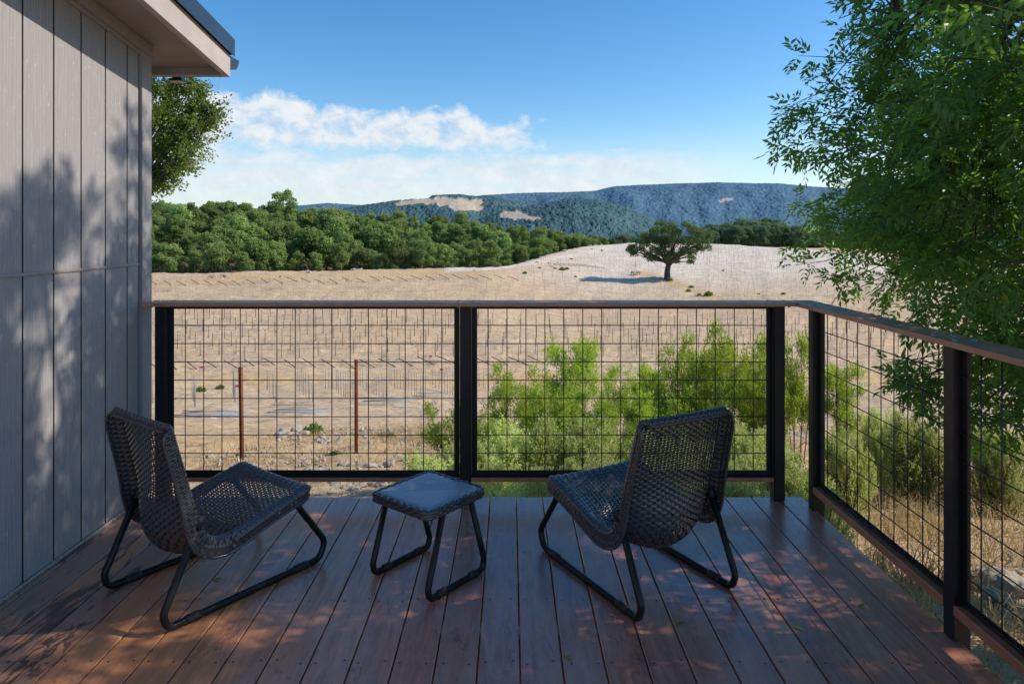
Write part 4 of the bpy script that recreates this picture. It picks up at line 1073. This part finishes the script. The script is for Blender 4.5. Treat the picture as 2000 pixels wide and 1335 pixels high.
# ---- shrubs outside the railing
def brush_mesh(seed, H=2.4, R=.75, leafs=20000):
    """leggy coyote brush: bare forked stems below, dense upright sprays above"""
    rng = np.random.default_rng(seed); g = G(); tips = []
    for k in range(8):
        a = k * 2.4 + rng.uniform(-.4, .4); sp = R * rng.uniform(.35, 1.0); top = H * rng.uniform(.70, 1.0) * (1 - .25 * (sp / R) ** 2)
        e = np.array([sp * math.cos(a), sp * math.sin(a), top]); b = np.array([.08 * math.cos(a), .08 * math.sin(a), 0])
        P = spline([b, b * .4 + e * .42 + rng.normal(size=3) * .06 + [0, 0, -.1], e], 9); g.tube(P, np.linspace(.018, .006, 9), 5)
        for j in range(9):
            s = P[rng.integers(5, 9)]; d = unit(np.array([math.cos(a), math.sin(a), 0]) * .3 + rng.normal(size=3) * .6 + [0, 0, .7]); ln = rng.uniform(.2, .42)
            q = spline([s, s + d * ln * .5 + rng.normal(size=3) * .03, s + d * ln], 5); g.tube(q, np.linspace(.006, .002, 5), 3, False)
            for m in range(4): tips.append((q[4] if m else q[3], d))
        for j in range(26):   # dry inner twigs
            s = P[rng.integers(1, 8)]; d = unit(rng.normal(size=3) + [0, 0, .5]); g.tube([s, s + d * .12, s + d * rng.uniform(.2, .42) + rng.normal(size=3) * .04], [.004, .003, .001], 3, False)
    tips_p = np.array([p for p, d in tips]); tips_d = np.array([d for p, d in tips]); nt = len(tips)
    ns = 4; per = leafs // (nt * ns)                       # several leafy sprigs per tip, each with its own direction
    so = unit(np.repeat(tips_d[:, None], ns, 1) * .5 + rng.normal(size=(nt, ns, 3)) * .75 + [0, 0, .55]).reshape(-1, 3)
    sb = (np.repeat(tips_p[:, None], ns, 1) + rng.normal(size=(nt, ns, 3)) * .055).reshape(-1, 3); sl_ = rng.uniform(.10, .24, nt * ns)
    for q in range(0, nt * ns, 2): g.tube([sb[q], sb[q] + so[q] * sl_[q] * .8], [.003, .001], 3, False)
    idx = np.repeat(np.arange(nt * ns), per); f = rng.uniform(-.25, 1, len(idx))
    P = sb[idx] + so[idx] * (f * sl_[idx])[:, None] + rng.normal(size=(len(idx), 3)) * (.020 * (1.15 - np.clip(f, 0, 1)))[:, None]
    D = unit(so[idx] * .9 + rng.normal(size=P.shape) * .6); N_ = unit(rng.normal(size=P.shape) + [0, 0, .5])
    hz_ = (P[:, 2] - P[:, 2].min()) / np.ptp(P[:, 2])
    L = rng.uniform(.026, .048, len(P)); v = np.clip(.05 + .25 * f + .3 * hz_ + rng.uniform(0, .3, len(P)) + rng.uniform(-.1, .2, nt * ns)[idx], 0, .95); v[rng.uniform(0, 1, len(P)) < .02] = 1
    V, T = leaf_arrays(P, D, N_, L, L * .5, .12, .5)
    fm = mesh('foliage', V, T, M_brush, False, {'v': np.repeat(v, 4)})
    sm = mesh('stem', np.concatenate(g.V), [np.concatenate(x) for x in g.F.values()], M_twig, True)
    return fm, sm
def rosemary_mesh(seed, H=1.1, R=.6, sprigs=640):
    rng = np.random.default_rng(seed); g = G(); Ps = []; Ds = []; Ns = []; vs = []
    lob = [(rng.uniform(-.5, .5) * R, rng.uniform(-.5, .5) * R, rng.uniform(.72, 1.0) * H, R * rng.uniform(.4, .62)) for _ in range(9)]
    for k in range(sprigs):
        lx, ly, lz, lr = lob[rng.integers(0, 9)]
        a = rng.uniform(0, 6.283); q = rng.uniform(0, 1) ** .5; x, y = lx + lr * q * math.cos(a), ly + lr * q * math.sin(a)
        ztop = lz * math.sqrt(max(.08, 1 - (q * .93) ** 2)) if rng.uniform() < .75 else lz * rng.uniform(.15, .8) * math.sqrt(max(.08, 1 - (q * .9) ** 2))
        tip = np.array([x, y, ztop]); d = unit(np.array([math.cos(a) * q * .6, math.sin(a) * q * .6, 1]) + rng.normal(size=3) * .22); ln = rng.uniform(.14, .28)
        b = tip - d * ln; root = np.array([b[0] * .4, b[1] * .4, max(0, b[2] * .3)])
        if k % 3 == 0: g.tube([root, root * .4 + b * .6 + rng.normal(size=3) * .04, b, tip], [.006, .005, .003, .001], 3, False)
        n = 44; f = rng.uniform(0, 1.05, n)[:, None]; c0 = rng.uniform(0, .35)
        Ps.append(b + (tip - b) * f + rng.normal(size=(n, 3)) * .008); Ds.append(unit(d * .75 + unit(rng.normal(size=(n, 3))) * .8)); Ns.append(rng.normal(size=(n, 3)))
        vs.append(np.clip(c0 + .5 * f[:, 0] + rng.uniform(0, .2, n), 0, .92) if rng.uniform() > .012 else np.full(n, 1.0))
    P = np.concatenate(Ps); L = rng.uniform(.022, .042, len(P))
    V, T = leaf_arrays(P, np.concatenate(Ds), np.concatenate(Ns), L, L * .34, .1, .5)
    fm = mesh('foliage', V, T, M_rosem, False, {'v': np.repeat(np.concatenate(vs), 4)})
    sm = mesh('stem', np.concatenate(g.V), [np.concatenate(x) for x in g.F.values()], M_twig, True)
    return fm, sm
BR = [brush_mesh(60 + k) for k in range(4)]; RO = [rosemary_mesh(70 + k) for k in range(4)]
def shrub(name, ms, px, top, d, halfw, label, R0, H0, group=None, rz=None, sink=0.0):
    x = (px - CX) / F_PX * d; zg = ground_z(x, d) - .05; zt = EYE - (top - HY) / F_PX * d
    h = (zt - zg); s = halfw / F_PX * d / R0
    o = empty(name, (x, d, zg), random.uniform(0, 6.28) if rz is None else rz, label, 'shrub', group)
    o.scale = (s, s, h / H0)
    obj('foliage', ms[0], o); obj('stem', ms[1], o)
    return o
B = 'bright green bush '
for k, (px, top, d, w, lab) in enumerate([
    (1120, 606, 10.0, 66, 'with forked bare stems, tallest near the middle of the right railing panel'),
    (1012, 684, 10.6, 62, 'rising just right of the middle railing post'),
    (1215, 690, 11.0, 52, 'low between the tall bush and the right hand group'),
    (1320, 598, 9.6, 60, 'with two heads left of the corner post'),
    (1268, 668, 10.4, 50, 'dark toned, left of the two headed bush'),
    (1432, 594, 9.2, 72, 'broad and yellow flecked beside the corner post'),
    (1556, 604, 9.0, 50, 'seen in the gap between the corner posts'),
    (1490, 640, 8.6, 50, 'half hidden behind the corner post'),
    (1640, 668, 10.5, 62, 'twiggy and brown, first behind the side railing'),
    (895, 752, 9.0, 62, 'small and dense behind the middle railing post'),
    (1150, 740, 9.2, 70, 'low and open at the feet of the tall bush'),
    (1370, 700, 8.8, 66, 'low and twiggy behind the right chair'),
    (1388, 622, 10.0, 62, 'filling between the two headed bush and the corner post bush'),
    (1480, 618, 10.4, 56, 'directly behind the corner post, seen on both sides of it'),
    (1064, 716, 9.4, 62, 'between the tall bush and the one beside the middle post'),
    (1296, 724, 8.9, 66, 'low, under the two headed bush'),
    (946, 786, 8.3, 52, 'low, at the right foot of the middle railing post'),
    (1195, 770, 8.5, 60, 'lowest of the group, left of the right chair'),
]):
    shrub('brush_shrub', BR[k % 4], px, top, d, w, B + lab, .80, 2.70)
rb = random.Random(9)
mounds = [(px, 792 + rb.uniform(-14, 14), 7.6 + rb.uniform(-.3, .3), 122) for px in (905, 1010, 1120, 1230, 1345, 1460)] + \
         [(px, 842 + rb.uniform(-14, 14), 6.3 + rb.uniform(-.2, .2), 122) for px in (868, 962, 1075, 1190, 1310, 1430, 1545)] + \
         [(px, 905 + rb.uniform(-12, 12), 5.2 + rb.uniform(-.15, .15), 120) for px in (985, 1100, 1215, 1330, 1450, 1565)]
for k, (px, top, d, w) in enumerate(mounds):
    shrub('rosemary_shrub', RO[k % 4], px, top, d, w, 'low feathery olive green shrub in the mass of shrubs below the railing', .66, 1.24, 'low shrubs massed below the railing')
for k, (px, top, d, w, lab) in enumerate([(1785, 742, 8.6, 92, 'rounded olive green shrub beside the second side railing post'), (1655, 800, 7.6, 72, 'dark green low shrub in shade behind the first side railing panel'), (1950, 800, 8.2, 90, 'olive shrub under the ash branches at the right edge'), (1730, 770, 9.6, 70, 'pale shrub left behind the rounded olive one'), (780, 897, 7.4, 26, 'smallest low shrub, nearest the bare slope'), (828, 880, 7.2, 44, 'low shrub at the left end of the shrub bed')]):
    shrub('rosemary_shrub', RO[k % 4], px, top, d, w, lab, .66, 1.24)

# small green weeds dotted over the field
wm = {}
rng = np.random.default_rng(15); n = 420
dd = rand_dir(n, rng); dd[:, 2] = np.abs(dd[:, 2]); P = dd * rng.uniform(.3, 1, n)[:, None] * np.array([.5, .5, .42]); L = rng.uniform(.1, .2, n)
V, T = leaf_arrays(P, unit(dd + rng.normal(size=(n, 3)) * .5), rng.normal(size=(n, 3)), L, L * .5)
weed_me = mesh('weed', V, T, M_weed, False, {'v': np.repeat(rng.uniform(0, 1, n), 4)})
first = True
for (px, py, s) in [(1098, 528, 1.4), (1107, 526, 1.0), (1025, 534, .9), (1054, 524, .7), (1083, 526, .8), (943, 544, .8), (1124, 541, .6), (1384, 577, 1.5), (1350, 562, 1.0), (1345, 569, .9), (1366, 577, .8), (1308, 548, 1.2), (1116, 507, .7), (1530, 575, .8), (1412, 529, .6), (1482, 576, .6)]:
    d = depth_for(px, py, 90, 200); x = (px - CX) / F_PX * d
    o = obj('weed_clump', weed_me, None, (x, d, float(terrain_pd(px, d)) + .02), (0, 0, random.uniform(0, 6)), (s, s, s))
    tag(o, 'small round green weed growing on the bare hillside', 'weed', 'green weeds on the hillside')
for (px, py, s, d0, d1) in [(612, 852, .55, 12, 25), (745, 856, .28, 12, 25), (763, 856, .3, 12, 25), (655, 890, .22, 9, 20), (392, 762, .9, 40, 60), (430, 758, .7, 40, 62)]:
    d = depth_for(px, py, d0, d1); x = (px - CX) / F_PX * d
    o = obj('weed_clump', weed_me, None, (x, d, ground_z(x, d)), (0, 0, random.uniform(0, 6)), (s, s, s)); tag(o, 'green weed tuft on the dry slope below the left railing panel', 'weed', 'green weeds below the railing')

# ---- dry grass (uncountable)
def dry_grass():
    rng = np.random.default_rng(41); Ps = []; 
    def scatter(n, fx, fy, hmin, hmax, clump):
        pts = []
        while len(pts) < n:
            cx_, cy_ = fx(), fy(); m = rng.integers(14, 40)
            for _ in range(m): pts.append((cx_ + rng.normal() * clump, cy_ + rng.normal() * clump, rng.uniform(hmin, hmax)))
        return pts[:n]
    A = []
    A += scatter(9000, lambda: rng.uniform(1.95, 7.5), lambda: rng.uniform(3.4, 10.5), .14, .48, .14)
    A += scatter(5200, lambda: rng.uniform(1.85, 4.6), lambda: rng.uniform(1.9, 5.5), .03, .12, .22)
    A += scatter(4500, lambda: rng.uniform(-6, 0), lambda: rng.uniform(8, 22), .08, .30, .35)
    A += scatter(2500, lambda: rng.uniform(-3, 1), lambda: rng.uniform(13, 26), .15, .5, .5)
    A = np.array(A)
    ok = (A[:, 1] > 4.0) | (A[:, 0] > 1.85); A = A[ok]
    z = terrain_pd(CX + F_PX * A[:, 0] / A[:, 1], A[:, 1]) + bumps(A[:, 0], A[:, 1])
    P = np.stack([A[:, 0], A[:, 1], z - .01], -1); n = len(P); h = A[:, 2]
    lean = rng.normal(size=(n, 2)) * .38; up = unit(np.c_[lean, np.ones(n)]); bend = unit(np.c_[lean * 3.0, np.full(n, .65)])
    side = unit(np.cross(up, rand_dir(n, rng))); w = (.0028 + .004 * h)[:, None]
    p1 = P + up * (h * .55)[:, None]; p2 = p1 + bend * (h * .45)[:, None]
    V = np.stack([P - side * w, P + side * w, p1 - side * w * .8, p1 + side * w * .8, p2], 1).reshape(-1, 3)
    b = np.arange(n)[:, None] * 5
    o = obj('dry_grass', mesh('dry_grass', V, [b + [[0, 1, 3, 2]], b + [[2, 3, 4]]], M_straw, False, {'v': np.repeat(rng.uniform(0, 1, n), 5)}))
    tag(o, 'straw coloured dry grass tufts on the slope around the deck', 'grass', kind='stuff')
dry_grass()

# ---- rocks and gravel
def rock_mesh(seed):
    import bmesh
    bm = bmesh.new(); bmesh.ops.create_icosphere(bm, subdivisions=3, radius=.5); r = random.Random(seed); o = Vector((r.uniform(0, 50), r.uniform(0, 50), 0))
    for v in bm.verts:
        n = mnoise.fractal(v.co * 2.2 + o, 1.0, 2.0, 4); c = mnoise.cell(v.co * 2.5 + o)
        v.co *= 1 + .32 * n + .12 * c; v.co.z *= .62
    me = bpy.data.meshes.new('rock'); bm.to_mesh(me); bm.free(); me.materials.append(M_rock); return me
RK = [rock_mesh(k) for k in range(6)]
rr = random.Random(3)
def rock(px, py, s, d0, d1, label, group):
    d = depth_for(px, py, d0, d1); x = (px - CX) / F_PX * d
    o = obj('rock', rr.choice(RK), None, (x, d, ground_z(x, d) + s * .05), (rr.uniform(-.3, .3), rr.uniform(-.3, .3), rr.uniform(0, 6.3)), (s * rr.uniform(.8, 1.3), s * rr.uniform(.8, 1.2), s * rr.uniform(.7, 1.1)))
    tag(o, label, 'rock', group)
for _ in range(16): rock(rr.uniform(535, 600), rr.uniform(843, 862), rr.uniform(.12, .42), 10, 26, 'rough grey rock in the pile left of the right rusty post', 'rocks piled by the rusty post')
rock(590, 846, .62, 10, 26, 'largest pale boulder on top of the rock pile near the right rusty post', None)
for _ in range(12): rock(rr.uniform(620, 720), rr.uniform(853, 868), rr.uniform(.1, .34), 10, 26, 'pale rock in the line of stones around the right rusty post', 'stones around the rusty post')
rock(781, 874, .30, 9, 26, 'single white stone left of the shrub bed', None)
for _ in range(40): rock(rr.uniform(590, 760), rr.uniform(902, 962), rr.uniform(.05, .2), 5.5, 13, 'small pale broken rock on the slope just below the left railing panel', 'broken rocks below the railing')
for (px, py, s) in [(1965, 1090, .34), (1950, 1118, .16), (1880, 1062, .18), (1930, 1075, .2), (1990, 1190, .14)]:
    d = 5.2 + (1090 - py) * .012; x = (px - CX) / F_PX * d
    o = obj('rock', rr.choice(RK), None, (x, d, ground_z(x, d) + .02), (0, 0, rr.uniform(0, 6)), (s * 1.2, s, s)); tag(o, 'tan stone lying in the shade outside the right railing', 'rock', 'stones outside the right railing')
for (cx_, cy_, n) in [(428, 541, 9), (605, 532, 9), (700, 528, 8), (935, 527, 4), (1110, 491, 8), (1163, 477, 7), (1054, 512, 4), (1165, 489, 4)]:
    for _ in range(n):
        px = cx_ + rr.uniform(-14, 14); py = cy_ + rr.uniform(-2, 2)
        rock(px, py, rr.uniform(.4, 1.2), 100, 215, 'pale rock in a heap along the far edge of the field', 'rock heaps along the far edge of the field')
def gravel():
    rng = np.random.default_rng(8); n = 5200; me = RK[0]
    base = np.array([v.co[:] for v in me.vertices]); 
    import bmesh
    bm = bmesh.new(); bmesh.ops.create_icosphere(bm, subdivisions=1, radius=.5); bv = np.array([v.co[:] for v in bm.verts]); bf = np.array([[v.index for v in f.verts] for f in bm.faces]); bm.free()
    x1 = rng.uniform(1.75, 6.5, 2600); y1 = rng.uniform(2.0, 9.5, 2600); x2 = rng.uniform(-5.5, .5, 2600); y2 = rng.uniform(4.6, 22, 2600)
    X = np.r_[x1, x2]; Y = np.r_[y1, y2]; s = rng.uniform(.008, .03, n) * np.r_[np.ones(2600), np.clip(y2 / 6, 1, 3)] * rng.choice([1, 1, 1, 1.8], n)
    Z = terrain_pd(CX + F_PX * X / Y, Y) + bumps(X, Y)
    V = bv[None] * s[:, None, None] * rng.uniform(.6, 1.3, (n, 1, 3)) * (1 + .25 * rng.normal(size=(n, len(bv), 1))) + np.stack([X, Y, Z + s * .1], -1)[:, None]
    Fq = (bf[None] + (np.arange(n) * len(bv))[:, None, None]).reshape(-1, 3)
    o = obj('gravel', mesh('gravel', V.reshape(-1, 3), Fq, M_rock)); tag(o, 'loose pale stones and gravel scattered over the slope', 'gravel', kind='stuff')
gravel()

# ---- fence posts, vineyard stakes
def post(name, px, d, h, r, mat, label, cat, lean=0.0):
    x = (px - CX) / F_PX * d; g = G(); g.tube([(0, 0, -.3), (lean * .5, 0, h * .5), (lean, 0, h)], r, 12); o = g.build(name, mat, None, True); o.location = (x, d, ground_z(x, d)); return tag(o, label, cat)
d = depth_for(696, 888, 9, 20); post('steel_post', 696, d, 188 / F_PX * d, .036, M_corten, 'rust red steel post standing right of the boulder pile', 'post')
d = depth_for(472, 896, 9, 20); post('steel_post', 473, d, 181 / F_PX * d, .040, M_corten, 'rust red steel post behind the seat of the left chair', 'post', -.03)
def stake_mesh(h, r, mat, name):
    V, Fs = tube([(0, 0, -.1), (0, 0, h * .5), (0, 0, h)], r, 5); return mesh(name, V, Fs, mat, True)
sm = stake_mesh(1.75, .036, M_stake, 'vine_stake')
# lattice of vine stakes over the field
th = math.radians(12); ca, sa = math.cos(th), math.sin(th); pts = []
for i in range(-90, 110):
    for j in range(0, 80):
        u = (i + .37 * j) * 2.0; v = 40 + j * 3.1
        x = u * ca - (v - 78) * sa; y = u * sa + 78 + (v - 78) * ca
        if y < 77: continue
        px = CX + F_PX * x / y
        if px < 270 or px > 1760: continue
        dcp = float(np.interp(px, CR_PX, CR_D))
        yi_ = HY + (EYE - float(terrain_pd(px, y))) * F_PX / y
        if y > dcp - (9 if px < 1000 else 14): continue
        if 870 < px < 1240 and abs(yi_ - np.interp(px, [870, 1000, 1080, 1150, 1200, 1235], [527, 519, 506, 493, 484, 478])) < 7: continue
        if math.hypot(x - LOX, y - LOD) < 7 or (1240 < px < 1400 and abs(yi_ - np.interp(px, bx, by)) < 7): continue
        if random.random() < .05: continue
        jt = .12 if y < 105 else .32; pts.append((x + random.uniform(-jt, jt), y + random.uniform(-jt, jt)))
pts.sort(key=lambda p: p[1])
for (x, y) in pts[:290]:
    o = obj('vine_stake', sm, None, (x, y, float(terrain_pd(CX + F_PX * x / y, y))), (random.uniform(-.02, .02), random.uniform(-.02, .02), 0))
    tag(o, 'thin rusty vine stake standing in the rows of the bare field', 'stake', 'thin vine stakes in rows on the field')
g = G()
for (x, y) in pts[290:]:
    z = float(terrain_pd(CX + F_PX * x / y, y)); g.tube([(x, y, z - .1), (x + random.uniform(-.03, .03), y, z + random.uniform(1.3, 1.7))], .013, 4, False)
tag(g.build('vine_stakes', mat_plain('weathered_stake', (.30, .225, .165), .8, 0, .2, .2)), 'farther thin vine stakes in rows over the pale hill', 'stakes', kind='stuff')
# grey nursery stakes in short rows
gm = stake_mesh(1.75, .022, M_gstake, 'grey_stake')
for (p0, d0, p1, d1, n) in [(520, 60, 538, 48, 6), (581, 57, 610, 46, 8), (637, 60, 690, 47, 12), (700, 60, 755, 48, 12), (760, 62, 830, 50, 14), (845, 62, 890, 52, 9), (376, 51, 381, 45, 7), (454, 55, 458, 48, 6), (291, 52, 297, 46, 3), (935, 62, 985, 55, 6)]:
    for k in range(n):
        f = k / (n - 1); d = d0 + (d1 - d0) * f; px = p0 + (p1 - p0) * f + random.uniform(-1.5, 1.5); x = (px - CX) / F_PX * d
        o = obj('grey_stake', gm, None, (x, d, ground_z(x, d)), (random.uniform(-.02, .02), random.uniform(-.02, .02), 0), (1, 1, random.uniform(.85, 1.12)))
        tag(o, 'grey metal stake standing in the short rows at the foot of the field', 'stake', 'grey stakes at the foot of the field')
# pipes lying in bundles
V, Fs = tube([(-1.6, 0, .04), (0, 0, .05), (1.6, 0, .04)], .024, 6); pm = mesh('pipe', V, Fs, M_pipe, True)
for (px, py, n, lab) in [(412, 812, 7, 'blue grey pipe lying in the bundle left of the first rusty post'), (595, 806, 7, 'blue grey pipe lying in the bundle between the rusty posts'), (755, 789, 7, 'blue grey pipe lying in the bundle right of the second rusty post'), (845, 772, 4, 'blue grey pipe lying in the far bundle near the middle railing post')]:
    for k in range(n):
        q = py - 11 + 22 * k / n + random.uniform(-1.5, 1.5); d = depth_for(px, q, 30, 60); x = (px + random.uniform(-18, 18) - CX) / F_PX * d
        o = obj('pipe', pm, None, (x, d, ground_z(x, d)), (0, 0, random.uniform(-.08, .2))); tag(o, lab, 'pipe', lab.replace('pipe', 'pipes'))
# slanting dark end posts along the row ends
V, Fs = tube([(1.05, -.8, -.05), (0, 0, .28), (-1.05, .8, .58)], .045, 7); em = mesh('end_post', V, Fs, M_darkwood, True)
def endpost(px, py, s, lab, grp):
    d = depth_for(px, py, 62, 150); x = (px - CX) / F_PX * d
    o = obj('end_post', em, None, (x, d, ground_z(x, d)), (0, 0, random.uniform(-.12, .12)), (s, s, s)); tag(o, lab, 'post', grp)
for px in list(range(300, 890, 38)) + list(range(940, 1075, 36)):
    endpost(px, 718 - (px - 300) * .014 + random.uniform(-1.5, 1.5), 1.0, 'dark slanting end post along the near edge of the stake rows', 'slanting end posts along the near edge')
for px in list(range(300, 1010, 27)):
    endpost(px, 556 - (px - 300) * .018 + random.uniform(-2, 2), 1.05, 'dark slanting end post along the far edge of the stake rows', 'slanting end posts along the far edge')
for k in range(11):
    endpost(1080 + k * 9 + random.uniform(-2, 2), 524 - k * 4.2, .9, 'dark slanting end post beside the track over the brow', 'slanting end posts beside the track')
# stakes of the far fence at the wood's edge
fm_ = stake_mesh(1.5, .05, M_darkwood, 'fence_stake')
px = 292
while px < 720:
    d = cd(px) + random.uniform(2, 6); o = obj('fence_stake', fm_, None, ((px - CX) / F_PX * d, d, float(terrain_pd(px, d))), None, (1, 1, random.uniform(.8, 1.3)))
    tag(o, 'dark thin fence stake along the edge of the wood', 'stake', 'fence stakes along the edge of the wood'); px += random.uniform(7, 15)
# pink marker flags
V = np.array([[0, 0, 0], [.03, 0, 0], [.03, 0, .7], [0, 0, .7], [.03, 0, .5], [.33, .02, .5], [.33, .02, .7]])
fl_me = mesh('marker_flag', V, [np.array([[0, 1, 2, 3], [4, 5, 6, 2]])], mat_plain('pink_flag', (.75, .12, .3), .6))
for (px, py) in [(390, 726), (600, 527), (859, 732), (838, 708), (545, 548), (1070, 518), (1240, 515), (1296, 527), (458, 770)]:
    d = depth_for(px, py, 40, 150); x = (px - CX) / F_PX * d
    tag(obj('marker_flag', fl_me, None, (x, d, ground_z(x, d))), 'tiny pink marker flag on the bare field', 'flag', 'pink marker flags on the field')
# bench table in the oak's shade
def picnic():
    d = depth_for(1241, 537, 95, 160); x = (1241 - CX) / F_PX * d
    t = empty('picnic_table', (x, d, ground_z(x, d)), .3, 'dark picnic table in the shadow of the lone oak', 'table')
    g = G(); g.box(-.95, .95, -.38, .38, .70, .76, .01); g.build('tabletop', M_darkwood, t)
    for s in (-1, 1):
        g = G(); g.box(-.95, .95, s * .70 - .13, s * .70 + .13, .42, .46, .01); g.build('bench', M_darkwood, t)
        g = G(); g.tube([(s * .7, -.75, 0), (s * .7, -.15, .7)], .05, 5); g.tube([(s * .7, .75, 0), (s * .7, .15, .7)], .05, 5); g.box(s * .7 - .04, s * .7 + .04, -.72, .72, .34, .418, .005); g.build('leg', M_darkwood, t)
picnic()
# green field implement at the wood's edge
def implement():
    d = depth_for(792, 530, 100, 150); x = (792 - CX) / F_PX * d; mg = mat_plain('green_paint', (.03, .10, .075), .5); mw = mat_plain('white_paint', (.7, .7, .68), .5)
    t = empty('field_implement', (x, d, ground_z(x, d)), .1, 'small green farm implement with a white topped mast at the wood edge', 'implement')
    g = G(); g.add(np.array([[-1.2, -.4, .35], [1.3, -.4, .3], [1.3, .4, .3], [-1.2, .4, .35], [-1.1, -.4, 1.15], [.1, -.4, .8], [.1, .4, .8], [-1.1, .4, 1.15], [1.25, -.4, .5], [1.25, .4, .5]]),
          [np.array([[0, 1, 8, 5], [3, 6, 9, 2], [0, 5, 4, 4][:4], [5, 8, 9, 6], [4, 5, 6, 7], [0, 4, 7, 3], [1, 2, 9, 8], [0, 3, 2, 1]])]); g.build('hopper', mg, t)
    g = G(); g.tube([(-.6, 0, 1.0), (-.6, 0, 2.1)], .05, 6); m = g.build('mast', mg, t)
    g = G(); g.box(-.75, -.45, -.12, .12, 2.101, 2.35, .02); g.build('cap', mw, m)
    for s in (-1, 1):
        g = G(); a = np.linspace(0, 2 * math.pi, 15); g.tube(np.stack([-.3 + .3 * np.cos(a), np.full(15, s * .5), .33 + .3 * np.sin(a)], -1), .07, 6); g.build('wheel', M_darkwood, t, True)
implement()
# a few fallen leaves on the deck
rng = np.random.default_rng(4)
V, T = leaf_arrays(np.array([[0, 0, .003]]), np.array([[1., 0, 0]]), np.array([[0, 0, 1.]]), .05, .018); lf = mesh('fallen_leaf', V, T, M_ash, False, {'v': np.ones(4)})
for (px, py, lab) in [(1545, 1222, 'yellow green fallen leaf on the deck boards near the right railing'), (434, 1132, 'fallen leaf on the deck under the left chair'), (1335, 1103, 'fallen leaf on the deck beside the far leg of the right chair'), (1316, 1218, 'fallen leaf lying in a board gap behind the right chair'), (1690, 1180, 'fallen leaf on the deck beside the near side railing post'), (1120, 1290, 'fallen leaf nearest the camera on the middle deck boards')]:
    d = EYE * F_PX / (py - HY); tag(obj('fallen_leaf', lf, None, ((px - CX) / F_PX * d, d, 0), (0, 0, rng.uniform(0, 6))), lab, 'leaf')
